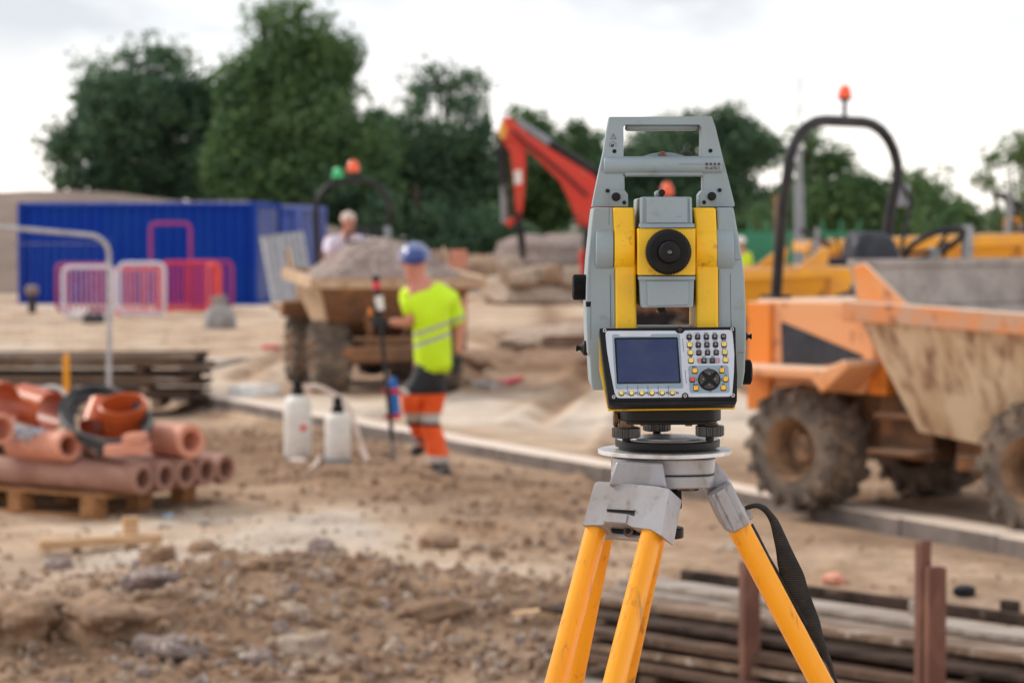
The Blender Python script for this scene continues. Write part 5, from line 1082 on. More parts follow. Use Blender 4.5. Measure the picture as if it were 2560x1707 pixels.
def rubble(name, n, region, smin, smax, mats, seed, cond):
    r = random.Random(seed); mb = MB(); mi = []
    base = MB(); base.ball((0, 0, 0), 1, n=6, m=4)
    cnt = 0
    while cnt < n:
        u = r.uniform(*region[0]); v = r.uniform(*region[1]); p = Gd(u, v)
        so = soil_at(p.x, p.y)
        if kside(p.x, p.y) > -.25 or r.random() > cond(so): continue
        s = smin+(smax-smin)*r.random()**3.2; z = h_at(p.x, p.y); E_ = Euler((r.uniform(0, 6), r.uniform(0, 6), r.uniform(0, 6))).to_matrix(); k = len(mb.v)
        sx, sy_, sz = r.uniform(.8, 1.4), r.uniform(.7, 1.1), r.uniform(.5, .9)
        mb.v += [p+Vector((0, 0, z+s*.25))+E_@Vector((q.x*sx, q.y*sy_, q.z*sz))*(s*r.uniform(.72, 1.15)) for q in base.v]; mb.f += [tuple(i+k for i in f) for f in base.f]; m_ = int(r.random()*len(mats)); mi += [m_]*len(base.f); cnt += 1
    o = mb.build(name, [M[q] for q in mats], normals=False, sharp=24); o.data.polygons.foreach_set('material_index', mi); return kind(o, 'stuff')
M['earthc'] = mat('earth_clod', rgb(158, 132, 108), rgb(138, 112, 90), scale=9, rough=.95, bump=.006, bscale=40)
M['earthd'] = mat('dark_earth_clod', rgb(112, 88, 72), rgb(92, 72, 60), scale=9, rough=.95)
kd_ = ['earthc', 'earthc', 'earthc', 'earthc', 'stoneb', 'stoneb', 'stone']
rubble('rubble', 2600, ((-80, 1450), (1260, 1590)), .006, .044, kd_+['stone', 'gravel'], 3, lambda s: .02+max(0, s-.1)**2*1.2)
rubble('rubble', 1700, ((-80, 2400), (1180, 1600)), .005, .020, kd_, 4, lambda s: .04+s*s*.9)
rubble('rubble', 1500, ((-80, 1500), (1180, 1590)), .006, .028, ['stone', 'gravel', 'stone', 'stoneb'], 6, lambda s: .5)
rubble('rubble', 1300, ((250, 1400), (960, 1320)), .007, .040, kd_, 5, lambda s: .01+s*s)
# debris beyond the kerb
def far_rubble():
    r = random.Random(9); mb = MB(); base = MB(); base.ball((0, 0, 0), 1, n=6, m=4)
    for (u0, u1, v0, v1, n, s0) in ((1150, 1400, 780, 900, 70, .045), (1070, 1250, 860, 920, 60, .06), (0, 640, 720, 830, 60, .04), (1100, 1400, 640, 690, 40, .10), (1850, 2352, 1090, 1190, 90, .035), (430, 700, 770, 900, 20, .04)):
        for _ in range(n):
            p = Gd(r.uniform(u0, u1), r.uniform(v0, v1))
            if kside(p.x, p.y) < .5: continue
            s = s0*r.uniform(.3, 1.2); k = len(mb.v); mb.v += [p+Vector((0, 0, .075+s*.3))+Vector((q.x, q.y, q.z*.7))*(s*r.uniform(.7, 1.2)) for q in base.v]; mb.f += [tuple(i+k for i in f) for f in base.f]
    kind(mb.build('rubble', M['stone'], normals=False, sharp=24), 'stuff')
far_rubble()
# loose battens
def batten(label, u0, v0, u1, v1, w, h, m='wood', stub=False):
    a = Gd(u0, v0); b = Gd(u1, v1); c = (a+b)/2; c.z = h_at(c.x, c.y); d = b-a; L_ = d.length; t = thing('batten', label, 'batten', c, math.atan2(d.y, d.x)); mb = MB(); mb.box(-L_/2, L_/2, -w/2, w/2, .02, .02+h); mb.build('plank', M[m], t, bevel=.003)
    if stub: mb = MB(); mb.box(L_*.22, L_*.34, w/2+.001, w/2+.045, .0, .17); mb.build('upright_stub', M[m], t, bevel=.003)
batten('long pale pine batten with a short upright stub, lying left of the heap', 88, 1278, 368, 1262, .09, .05, 'wood', True)
batten('short pine offcut lying left of the front tripod leg', 1185, 1475, 1285, 1462, .06, .03, 'wood')
batten('thin grey board on the ground beyond the kerb', 430, 870, 560, 845, .2, .03, 'palewood')
lump('plastic_bag', 'crumpled white plastic bag lying just behind the kerb on the left', 'bag', Gd(585, 912, .08), .32, .2, .09, M['white'], seed=151, n=14, mm=8, jit=.3)
lump('paper_scrap', 'pale crumpled paper scrap on the dirt behind the kerb, beside the red strip', 'scrap', Gd(1120, 892, .08), .22, .12, .05, M['bag'], seed=152, n=12, mm=7, jit=.3)
lump('plastic_scrap', 'small red plastic piece on the ground right of the grey bulk bag', 'scrap', Gd(620, 803, .08), .16, .08, .05, M['b_red'], seed=153, n=8, mm=5)
batten('red plastic strip lying in the dirt beyond the kerb', 1150, 908, 1195, 896, .1, .04, 'b_red')
M['bluegl'] = mat('blue_grey_scrap', rgb(150, 176, 190), rgb(180, 196, 204), rough=.2)
for i, (u, v, s, lb) in enumerate(((373, 1282, .045, 'blue grey plastic scrap below the pallet corner'), (415, 1295, .06, 'pale blue film scrap right of the first scrap'), (508, 1318, .05, 'dark blue scrap at the edge of the pale dust'))):
    u, v = u*.92, v*.92; lump('plastic_scrap', lb, 'scrap', Gd(u, v), s, s*.7, s*.4, M['bluegl'] if i < 2 else M['seat'], seed=130+i, jit=.35, n=8, mm=5)
# ================================================================== TRIPOD
D = 2.777
def hit(u, v, P0, n):
    r = ray(u, v); return CAM + r*((P0-CAM).dot(n)/r.dot(n))
def pprism(mb, px, P0, n, o0, o1):
    """outline measured where sight lines meet a tilted plane; solid from offset o0 to o1 along the plane's normal"""
    A = [hit(u, v, P0, n) for u, v in px]; return mb.prism([a+n*o0 for a in A], [a+n*o1 for a in A])
Z4 = lambda x, y: (1400+x/4.126, 980+y/4.126)
Z5 = lambda x, y: (1340+x/3.092, 1200+y/3.092)
Z1 = lambda x, y: (1400+x/4.48, 270+y/4.48)
Z2 = lambda x, y: (1400+x/4.704, 600+y/4.704)
Z3 = lambda x, y: (1480+x/5.88, 800+y/5.88)
HC = PY(1662, 1123, D); HC.y = D
tp = thing('tripod', 'amber legged surveying tripod with cast grey head standing in the foreground', 'tripod', (HC.x, D, 0), 0, world=True)
zt = HC.z
mb = MB(); mb.lathe((HC.x, D, zt-.0045), (0, 0, 1), [(0, .0764), (.0004, .0770), (.0045, .0770), (.0049, .0765)], 72); mb.build('head_plate', M['plate'], tp, sharp=25)
# cast head body in two layers with a gap
def plan(r, n, a0, jag=0): return [(HC.x+r*math.cos(a0+2*math.pi*i/n), D+r*math.sin(a0+2*math.pi*i/n)) for i in range(n)]
zs = [PY(0, v, D).z for v in (1137, 1176, 1179, 1209)]
hp = [(HC.x+.0560, D-.035), (HC.x+.0560, D+.04), (HC.x+.02, D+.064), (HC.x-.045, D+.055), (HC.x-.0615, D+.02), (HC.x-.0615, D-.030), (HC.x-.050, D-.046), (HC.x+.008, D-.060), (HC.x+.048, D-.052)]
hp = rpoly(hp, .008, 4)
for za, zb, nm in ((zs[0], zs[1], 'head_casting'), (zs[2]+.0, zs[3], 'head_lower_casting')):
    mb = MB(); mb.prism([(x, y, zb) for x, y in hp], [(x, y, za) for x, y in hp]); mb.build(nm, M['silver'], tp, bevel=.0016, seg=2)
mb = MB(); hq = [(HC.x+(x-HC.x)*.9, D+(y-D)*.9) for x, y in hp]; mb.prism([(x, y, zs[2]+.001) for x, y in hq], [(x, y, zs[1]-.001) for x, y in hq]); mb.build('head_gap', M['black'], tp)
bq = PY(1720, 1212, D-.03); mb = MB(); mb.cyl(bq-Vector((0, 0, .006)), bq+Vector((0, 0, .002)), .0125, n=18); mb.build('head_bolt', M['brass'], tp, bevel=.001)
mb = MB(); mb.cyl((HC.x, D, zs[3]-.05), (HC.x, D, zs[3]), .014, n=20); mb.cyl((HC.x, D, zs[3]-.062), (HC.x, D, zs[3]-.05), .022, n=20); mb.build('centring_screw', M['black'], tp, bevel=.001)
def legframe(az, spl=28):
    A, S = R(az), R(spl); rr = Vector((math.cos(A), math.sin(A), 0)); ld = rr*math.sin(S)-Vector((0, 0, math.cos(S))); a = Vector((-math.sin(A), math.cos(A), 0)); n = rr*math.cos(S)+Vector((0, 0, math.sin(S))); return rr, ld, a, n
def rod(mb, P, ld, a, n, length, rx=.0112, ry=.0125):
    """fibreglass rod: rounded outside face, flatter sides"""
    prof = []
    for k in range(20):
        t = 2*math.pi*k/20; c, s = math.cos(t), math.sin(t); prof.append((math.copysign(abs(c)**.75, c)*rx, math.copysign(abs(s)**.85, s)*ry))
    m_ = len(prof); mb.prism([P+a*x+n*y for x, y in prof], [P+ld*length+a*x+n*y for x, y in prof])
def leg(az, tops, label, spl=28):
    rr, ld, a, n = legframe(az, spl); lg = None
    mb = MB()
    rod(mb, tops[0]-ld*.03, ld, a, n, .92); lg = mb.build('leg', M['rod'], tp, sharp=40, label=label)
    mb = MB(); rod(mb, tops[1]-ld*.03, ld, a, n, .92); mb.build('rod', M['rod'], lg, sharp=40)
    mid = (tops[0]+tops[1])/2; L2 = (mid.z-.0)/(-ld.z); mb = MB(); mb.obox(mid+ld*.93, a*.055, n*.016, ld*.035); mb.build('leg_clamp', M['silver'], lg, bevel=.004)
    mb = MB(); mb.obox(mid+ld*((.80+L2-.05)/2), a*.017, n*.011, ld*((L2-.05-.80)/2)); mb.build('lower_leg', M['rod'], lg, bevel=.003)
    mb = MB(); mb.tube([mid+ld*(L2-.12), mid+ld*(L2-.05), mid+ld*(L2+.01)], [.02, .017, .003], 12); mb.obox(mid+ld*(L2-.10)+rr*.035, rr*.03, a*.018, Vector((0, 0, .004))); mb.build('leg_shoe', M['silver'], lg)
    return lg, ld, a, n, mid
t1 = (PY(*Z5(470, 360), 2.711), PY(*Z5(900, 398), 2.669))
lgF, ldF, aF, nF, midF = leg(-123, t1, 'front leg with its two amber rods')
t2 = (PY(1507, 1339, 2.85), PY(1638, 1345, 2.87)); lgT, ldT, aT, nT, midT = leg(108, t2, 'rear leg mostly hidden behind the front one')
q = PY(1853, 1325.5, 2.741); t3_ = (q, Vector((q.x, 2.813, q.z))); lgR, ldR, aR, nR, midR = leg(0, t3_, 'right leg seen edge on')
# front leg castings
Pf = midF+nF*.012
arm = [Z4(*p) for p in ((578, 712), (1062, 726), (1070, 820), (1100, 985), (500, 960), (540, 840))]
P1 = PY(*Z4(800, 840), 2.702); n1 = Vector((-.12, -.97, .20)).normalized()
mb = MB(); pprism(mb, arm, P1, n1, 0, -.05); mb.build('hinge_arm', M['silver'], lgF, bevel=.0025)
clampo = rpoly([Z4(*p) for p in ((372, 955), (410, 932), (600, 945), (1020, 985), (1150, 1015), (1060, 1492), (955, 1428), (760, 1402), (705, 1372), (480, 1358), (455, 1382), (245, 1384), (262, 1350))], 3.0, 3)
mb = MB(); pprism(mb, clampo, Pf, nF, .004, -.027); cl = mb.build('leg_casting', M['silver'], lgF, bevel=.0025, seg=3)
mb = MB(); pprism(mb, rpoly([Z4(*p) for p in ((505, 1218), (790, 1232), (782, 1290), (710, 1268), (500, 1246))], 1.5, 2), Pf, nF, .0045, .0035); mb.build('slot', M['black'], cl)
mb = MB(); pprism(mb, rpoly([Z4(*p) for p in ((500, 1212), (795, 1226), (795, 1240), (500, 1224))], .8, 2), Pf, nF, .0062, .003); mb.build('slot_lip', M['silver'], cl, bevel=.0004)
mb = MB(); pprism(mb, rpoly([Z4(*p) for p in ((492, 1254), (718, 1275), (700, 1366), (462, 1352))], 1.5, 2), Pf, nF, .0052, .002); mb.build('tab', M['silver'], cl, bevel=.0008)
mb = MB(); pprism(mb, [Z4(*p) for p in ((478, 1340), (860, 1360), (862, 1470), (474, 1435))], Pf, nF, -.016, -.026); mb.build('rear_plate', M['silver'], cl, bevel=.001)
mb = MB(); pprism(mb, [Z4(*p) for p in ((480, 1360), (850, 1390), (850, 1430), (480, 1400))], Pf, nF, -.012, -.030); mb.build('cavity', M['black'], cl)
c = hit(*Z4(668, 1402), Pf, nF)+nF*-.010; mb = MB(); mb.lathe(c, nF, [(0, .0062), (.0012, .0062), (.0018, .0056), (.0018, .0034), (.0004, .0032)], 20); mb.build('hex_bolt', M['brass'], cl)
mb = MB(); mb.lathe(c+nF*.0012, nF, [(0, .0030), (.0004, .0030)], 6); mb.build('bolt_socket', M['black'], cl)
# black clamp lever behind
Pl = PY(*Z4(1200, 1080), 2.775); nl = Vector((0, -1, 0))
mb = MB(); pprism(mb, rpoly([Z4(*p) for p in ((1095, 955), (1200, 958), (1222, 985), (1252, 1010), (1258, 1190), (1240, 1208), (1150, 1215), (1140, 1000))], 2.5, 3), Pl, nl, 0, -.012); mb.build('clamp_lever', M['black'], tp, bevel=.001)
# right leg castings (seen side on)
mb = MB(); yprism(mb, [Z4(*p) for p in ((1565, 690), (1596, 712), (1742, 872), (1748, 945), (1528, 1052), (1512, 945), (1560, 930))], D-.028, D+.030); mb.build('hinge_arm', M['silver'], lgR, bevel=.0022)
mb = MB(); yprism(mb, [Z4(*p) for p in ((1524, 1050), (1748, 925), (1772, 945), (1975, 1350), (1786, 1470), (1700, 1420))], D-.050, D+.052); c2c = mb.build('leg_casting', M['silver'], lgR, bevel=.0040, seg=1)
mb = MB(); yprism(mb, [Z4(*p) for p in ((1600, 1040), (1700, 985), (1895, 1392), (1800, 1440))], D-.0535, D-.045); mb.build('raised_panel', M['silver'], c2c, bevel=.001)
mb = MB(); yprism(mb, [Z4(*p) for p in ((1895, 1225), (1950, 1205), (2005, 1290), (1945, 1335))], D-.012, D+.012); mb.build('strap_lug', M['silver'], lgR, bevel=.0012)
# rear leg casting
mb = MB(); mb.obox(midT-ldT*.034, aT*.048, nT*.017, ldT*.026); mb.build('leg_casting', M['silver'], lgT, bevel=.003)
mb = MB(); mb.obox(midT-ldT*.066, aT*.028, nT*.012, ldT*.005); mb.build('hinge_arm', M['silver'], lgT, bevel=.003)
# strap: ribbon from the lug, arching and falling beside the leg
def ribbon(pairs, Ys, th=.0018, name='strap', sub=5, fold=.004):
    A, B = [], []
    n = len(pairs)
    def cr4(p0, p1, p2, p3, q): return .5*((2*p1)+(-p0+p2)*q+(2*p0-5*p1+4*p2-p3)*q*q+(-p0+3*p1-3*p2+p3)*q*q*q)
    L_ = [PY(*Z5(*a), y) for (a, b), y in zip(pairs, Ys)]; R_ = [PY(*Z5(*b), y+fold) for (a, b), y in zip(pairs, Ys)]
    for i in range(n-1):
        for k in range(sub):
            q = k/sub; i0, i3 = max(i-1, 0), min(i+2, n-1); A.append(cr4(L_[i0], L_[i], L_[i+1], L_[i3], q)); B.append(cr4(R_[i0], R_[i], R_[i+1], R_[i3], q))
    A.append(L_[-1]); B.append(R_[-1]); mb = MB(); m_ = 5
    for a, b in zip(A, B):
        for j in range(m_+1): p = a.lerp(b, j/m_); p.y -= .003*math.sin(j/m_*math.pi); mb.v.append(p)
    mb.f = [(i*(m_+1)+j, i*(m_+1)+j+1, (i+1)*(m_+1)+j+1, (i+1)*(m_+1)+j) for i in range(len(A)-1) for j in range(m_)]
    o = mb.build(name, M['webbing'], tp, normals=False, sharp=180); s = o.modifiers.new('thickness', 'SOLIDIFY'); s.thickness = th; s.offset = 0; return o
def webbing():
    m = mat('ribbed_webbing', rgb(46, 43, 41), rgb(62, 55, 50), scale=60, rough=.9); t = m.node_tree; n = t.nodes; l = t.links
    w = n.new('ShaderNodeTexWave'); w.wave_type = 'BANDS'; w.bands_direction = 'Z'; w.inputs['Scale'].default_value = 150; w.inputs['Distortion'].default_value = .6
    co = n.new('ShaderNodeTexCoord'); l.new(co.outputs['Object'], w.inputs['Vector']); b = n.new('ShaderNodeBump'); b.inputs['Distance'].default_value = .0012; l.new(w.outputs['Fac'], b.inputs['Height']); l.new(b.outputs[0], n['Principled BSDF'].inputs['Normal'])
    src = n['Principled BSDF'].inputs['Base Color'].links[0].from_socket; x = n.new('ShaderNodeMix'); x.data_type = 'RGBA'; x.blend_type = 'MULTIPLY'; x.inputs['Factor'].default_value = .6; l.new(src, x.inputs['A']); l.new(w.outputs['Color'], x.inputs['B']); l.new(x.outputs['Result'], n['Principled BSDF'].inputs['Base Color'])
    return m
M['webbing'] = webbing()
pr = [((1622, 238), (1612, 208)), ((1660, 216), (1655, 190)), ((1708, 212), (1712, 182)), ((1752, 236), (1772, 202)), ((1788, 280), (1815, 245)), ((1815, 345), (1868, 310)), ((1835, 440), (1922, 420)), ((1855, 540), (1968, 520)), ((1868, 650), (2015, 615)), ((1892, 760), (2070, 730)), ((1925, 855), (2098, 830)), ((1990, 975), (2140, 950)), ((2065, 1105), (2188, 1080)), ((2140, 1230), (2215, 1195)), ((2200, 1335), (2252, 1310)), ((2262, 1445), (2290, 1430)), ((2310, 1550), (2328, 1560)), ((2350, 1650), (2362, 1660))]
ribbon(pr, [D-.008]*4+[D-.012]*14, sub=5)
pr = [((1650, 345), (1672, 335)), ((1685, 420), (1710, 405)), ((1740, 510), (1758, 500)), ((1790, 600), (1805, 592)), ((1850, 700), (1862, 690)), ((1905, 800), (1917, 790)), ((1950, 890), (1965, 880)), ((2010, 990), (2030, 975)), ((2085, 1125), (2105, 1110))]
ribbon(pr, [D-.015]*9, name='strap_tail', fold=.006)
# ================================================================== TRIBRACH
tb = thing('tribrach', 'black levelling base with three foot screws clamped on the tripod head', 'levelling base', (HC.x, D, zt), 0, world=True)
bx = PY(1668.7, 1100, D).x
mb = MB(); mb.lathe((bx, D, zt+.0005), (0, 0, 1), [(0, .0560), (.0025, .0560), (.0035, .0600), (.0105, .0604), (.0118, .0595)], 72); mb.build('base_plate', M['black'], tb, sharp=25)
mb = MB(); mb.lathe((bx, D, zt+.0125), (0, 0, 1), [(0, .0585), (.0006, .0580)], 72); mb.lathe((bx, D, zt+.0133), (0, 0, 1), [(0, .045), (.0012, .0445)], 60); mb.build('spring_plate', M['plate'], tb, sharp=20)
zb0, zb1 = PY(0, 1051, D-.045).z, PY(0, 1013, D-.045).z
bp_ = [(-.0575, -.040), (-.048, -.055), (-.020, -.060), (.020, -.060), (.048, -.055), (.0585, -.040), (.0585, -.010), (.020, .060), (-.020, .060), (-.0575, -.010)]
bp_ = rpoly(bp_, .006, 4)
mb = MB(); mb.prism([(bx+x, D+y, zb0-.0005) for x, y in bp_], [(bx+x, D+y, zb1+.004) for x, y in bp_]); mb.build('body', M['black'], tb, bevel=.0015)
mb = MB(); mb.prism([(bx+x*.93, D+y*.95, zb0-.004) for x, y in bp_], [(bx+x*.93, D+y*.95, zb0) for x, y in bp_]); mb.build('body_skirt', M['black'], tb, bevel=.001)
def knurled(mb, o, ax, r, h, n=30, d=.0012, cap=.0012):
    o = Vector(o); ax = Vector(ax).normalized(); x, y = frame(ax); rings = [(0, r-cap*1.5), (cap, r), (h-cap, r), (h, r-cap*1.5)]; vs = []; m_ = n*4
    for k_, (t, rad) in enumerate(rings):
        for k in range(m_):
            q = (0, 0, -d, -d)[k % 4] if 0 < k_ < 3 else -d*.5; a = 2*math.pi*k/m_; vs.append(o+ax*t+(x*math.cos(a)+y*math.sin(a))*(rad+q))
    mb.add(vs, [(i*m_+k, i*m_+(k+1) % m_, (i+1)*m_+(k+1) % m_, (i+1)*m_+k) for i in range(3) for k in range(m_)]+[tuple(range(m_))[::-1], tuple(range(3*m_, 4*m_))])
M['screwblk'] = mat('glossy_black_screw', rgb(30, 27, 26), rgb(66, 54, 44), scale=50, lo=.5, hi=.7, rough=.3)
for (u, v0, v1, Y, r_) in ((1565.5, 1094, 1067, D-.036, .0163), (1774.5, 1090, 1062, D-.036, .0163), (1642, 1077, 1055, D+.050, .0165)):
    za, zb = PY(u, v0, Y).z, PY(u, v1, Y).z; x = PY(u, v0, Y).x; p = Vector((x, Y, za))
    mb = MB(); knurled(mb, p, (0, 0, 1), r_, zb-za, n=22, d=.0011); fs = mb.build('foot_screw', M['screwblk'], tb, sharp=25)
    mb = MB(); mb.cyl(p+Vector((0, 0, zb-za)), Vector((x, Y, zb0)), .0085, n=20); mb.cyl(p+Vector((0, 0, zb-za)), p+Vector((0, 0, zb-za+.0015)), .0098, n=20); mb.build('screw_neck', M['brass'], fs)
    mb = MB(); mb.cyl(Vector((x, Y, zt+.012)), p, .0048, n=14); mb.build('screw_tip', M['black'], fs)
for u in (1610, 1721.5):
    p = PY(u, 1058, D-.045); mb = MB(); mb.cyl(Vector((p.x, p.y, PY(0, 1064.5, D-.045).z)), Vector((p.x, p.y, zb0)), .0040, .0046, n=14); mb.build('peg', M['brass'], tb)
mb = MB(); pa = PY(1546, 1045, D-.03); knurled(mb, pa, (-1, 0, 0), .0095, .0062, n=14, d=.0008); mb.build('lock_knob', M['brass'], tb)
# ================================================================== TOTAL STATION
Y1 = 2.728; Y2 = 2.842
ts = thing('total_station', 'grey and yellow surveying instrument with keypad and screen on the tripod', 'total station', (bx, D, zb1), 0, world=True)
def part(name, px, y0, y1, m, par=ts, bevel=.0012, seg=2, label=None, k=1.0):
    mb = MB(); yprism(mb, px, y0, y1, k); return mb.build(name, M[m], par, bevel=bevel, seg=seg, label=label)
# side covers
sL = part('side_cover', [(1484, 518.8), (1531.5, 518.8), (1537, 640), (1538.5, 815), (1560, 975), (1482, 975), (1478, 960), (1474, 890), (1469, 885), (1465.5, 800), (1466, 720), (1470, 650), (1473, 620), (1478, 570)], Y1, Y2, 'grey', bevel=.0022, seg=3)
sR = part('side_cover', [(1792, 518.8), (1834, 518.8), (1841, 560), (1849, 605), (1856, 650), (1861.5, 695), (1864.5, 770), (1865, 860), (1862, 930), (1856, 968), (1790, 975), (1796, 800), (1796.5, 640)], Y1, Y2, 'grey', bevel=.0022, seg=3)
# seam lines and rib on the covers (recessed joints shown as dark gaskets, raised ribs)
def stroke(mb, pts, w, Y0, Y1_):
    for a, b in zip(pts, pts[1:]):
        a, b = Vector(a), Vector(b); d = (b-a).normalized(); n = Vector((-d.y, d.x))*w/2; yprism(mb, [tuple(a+n), tuple(b+n), tuple(b-n), tuple(a-n)], Y0, Y1_)
for par, segs in ((sR, [[Z2(2003, 392), Z2(2006, 700), Z2(2012, 1010)], [Z2(2058, 232), Z2(2132, 228)], [Z3(2140, 478), Z3(2235, 478)], [Z3(2045, 10), Z3(2050, 95)]]), (sL, [[Z2(362, 720), Z2(362, 1170)], [Z2(590, 410), Z2(594, 1020)], [Z1(552, 1118), Z1(548, 1310)]])):
    mb = MB()
    for s in segs: stroke(mb, s, .8, Y1-.0002, Y1+.002)
    mb.build('seam', M['rubber'], par)
mb = MB(); stroke(mb, [Z2(1895, 392), Z2(1900, 1010)], 1.3, Y1-.0006, Y1+.002); stroke(mb, [Z1(1780, 1120), Z1(1782, 1310)], 1.2, Y1-.0006, Y1+.002); mb.build('rib', M['grey'], sR)
mb = MB(); stroke(mb, [Z2(365, 0), Z2(350, 300), Z2(345, 720)], 1.2, Y1-.0006, Y1+.002); stroke(mb, [Z2(600, 410), Z2(604, 1020)], 1.2, Y1-.0006, Y1+.002); mb.build('rib', M['grey'], sL)
mb = MB(); yprism(mb, rpoly([Z2(304, 725), Z2(360, 725), Z2(358, 785), Z2(306, 785)], 1, 2), Y1-.0004, Y1+.001); mb.build('port', M['rubber'], sL)
# yellow columns
cL = part('column', [(1531.8, 519.5), (1586, 519.5), (1588, 560), (1592, 820), (1592, 900), (1538.8, 900), (1538.8, 815), (1537.3, 640)], Y1-.0022, Y2-.006, 'yellow', bevel=.0025, seg=3)
cR = part('column', [(1733, 519.5), (1789.8, 519.5), (1795.6, 640), (1796.3, 815), (1796.3, 900), (1740.5, 900), (1740.5, 700), (1738, 560)], Y1-.0022, Y2-.006, 'yellow', bevel=.0025, seg=3)
# trunnion drums: cylinder bulges facing the camera
def drum(name, u0, u1, m, par, rpx=61.3, yc=Y1+.0165, v=623):
    a = PY(u0, v, Y1-.010); b = PY(u1, v, Y1-.010); r_ = rpx*(Y1-.010)/F; w = b.x-a.x
    mb = MB(); mb.lathe((a.x, yc, a.z), (1, 0, 0), [(0, r_-.0016), (.0006, r_-.0005), (.0018, r_), (w-.0018, r_), (w-.0006, r_-.0005), (w, r_-.0016)], 64); return mb.build(name, M[m], par, sharp=30)
drum('drum', 1490, 1534.5, 'grey', sL); drum('drum', 1793, 1835, 'grey', sR); drum('drum', 1536, 1587, 'yellow', cL); drum('drum', 1741, 1794, 'yellow', cR)
mb = MB(); a = PY(1534.6, 623, Y1-.010); b = PY(1536, 623, Y1-.01); mb.lathe((a.x, Y1+.0165, a.z), (1, 0, 0), [(0, .0262), (b.x-a.x, .0262)], 48); mb.build('drum_joint', M['rubber'], cL)
# base bridge behind the panel
part('base', [(1530, 880), (1800, 880), (1800, 1013), (1528, 1013)], Y1-.004, Y2, 'rubber', bevel=.003)
part('bridge', [(1560, 822), (1790, 822), (1790, 985), (1560, 985)], Y1-.02, Y2-.01, 'grey', bevel=.003)
# telescope
TY = 2.700
tele = part('telescope', rpoly([(1595, 571), (1738.5, 571), (1738.5, 688), (1595, 688)], 2, 3), TY, 2.862, 'yellow', bevel=.0016, seg=3)
cap = part('telescope_cap', rpoly([Z1(905, 996), Z1(1476, 996), Z1(1484, 1298), Z1(905, 1298)], [7, 7, 1, 1], 4), TY+.001, 2.86, 'grey', tele, bevel=.002, seg=3)
mb = MB(); A = [(PY(*Z1(x, y), TY+.001)) for x, y in ((905, 996), (905, 1298))]; 
part('cap_panel', rpoly([Z1(968, 1010), Z1(1430, 1010), Z1(1432, 1290), Z1(964, 1290)], 4, 3), TY-.0012, TY+.002, 'grey', tele, bevel=.0009)
part('cap_rib', [Z1(1450, 1000), Z1(1474, 1000), Z1(1480, 1292), Z1(1452, 1292)], TY-.0012, TY+.002, 'grey', tele, bevel=.0008); part('cap_rib', [Z1(912, 1004), Z1(936, 1004), Z1(934, 1292), Z1(910, 1292)], TY-.0008, TY+.002, 'grey', tele, bevel=.0008)
part('cap_flange', rpoly([Z1(895, 1297), Z1(1508, 1297), Z1(1508, 1341), Z1(895, 1346)], 1, 2), TY-.0022, 2.864, 'grey', tele, bevel=.0008)
low = part('lower_housing', rpoly([Z2(942, 470), Z2(1576, 470), Z2(1566, 788), Z2(956, 794)], [1, 1, 5, 5], 4), TY+.001, 2.85, 'grey', tele, bevel=.002, seg=3)
part('lower_flange', rpoly([Z2(930, 426), Z2(1592, 426), Z2(1590, 470), Z2(930, 472)], 1, 2), TY-.0022, 2.855, 'grey', tele, bevel=.0008)
part('lower_panel', rpoly([Z2(1022, 478), Z2(1512, 476), Z2(1510, 765), Z2(1030, 780)], 4, 3), TY-.001, TY+.002, 'grey', tele, bevel=.0009)
part('flange_gap', [(1597, 568.2), (1737, 568.2), (1737, 571.5), (1597, 571.5)], TY+.0006, 2.85, 'rubber', tele, bevel=0); part('flange_gap', [(1597, 687.5), (1737, 687.5), (1737, 691), (1597, 691)], TY+.0006, 2.85, 'rubber', tele, bevel=0)
ec = PY(1671, 630, TY-.012); ex_ = ec.x; ez = ec.z
def lz(name, prof, m, par=tele, n=72, off=0): mb = MB(); mb.lathe((ex_, TY, ez), (0, -1, 0), prof, n); return mb.build(name, M[m], par, sharp=28)
mb = MB(); r_ = 57.5*(TY-.02)/F; knurled(mb, (ex_, TY, ez), (0, -1, 0), r_, .020, n=56, d=.0008, cap=.0015); fr = mb.build('focus_ring', M['rubber'], tele, sharp=25)
lz('ring_bevel', [(.0199, r_-.002), (.0212, r_-.004), (.0216, r_-.0125), (.0195, r_-.0135), (.0190, .004)], 'rubber', fr)
mb = MB(); knurled(mb, (ex_, TY-.019, ez), (0, -1, 0), .0122, .017, n=30, d=.0009); ey = mb.build('eyepiece', M['black'], tele, sharp=25)
lz('eyepiece_cup', [(.036, .0114), (.0395, .0110), (.0400, .0100), (.0400, .0036), (.0375, .0032), (.0375, .0004)], 'black', ey)
lz('lens', [(.0376, .0031), (.0380, .0028), (.0383, .0015)], 'glass', ey, 24)
def sight(u, v, r_, below=False):
    Y0 = 2.712; c = PY(u, v, Y0); mb = MB(); mb.lathe((c.x, Y0, c.z), (0, 1, 0), [(0, r_*.7), (.0015, r_*.95), (.002, r_), (.085, r_)], 28); o = mb.build('peep_sight', M['grey' if not below else 'brass'], tele, sharp=30)
    mb = MB(); mb.lathe((c.x, Y0-.0008, c.z), (0, 1, 0), [(0, r_*.86), (.0012, r_*.97), (.012, r_*1.03)], 28); mb.build('sight_cap', M['black'], o)
    mb = MB(); s = 1 if below else -1; mb.box(c.x-.0018, c.x+.0018, Y0+.004, Y0+.075, min(c.z, c.z+s*.009), max(c.z, c.z+s*.009)); mb.build('sight_foot', M['rubber'], o)
sight(1655, 482, .0034*1.05+.0004); sight(1659.5, 783, .0037, True)
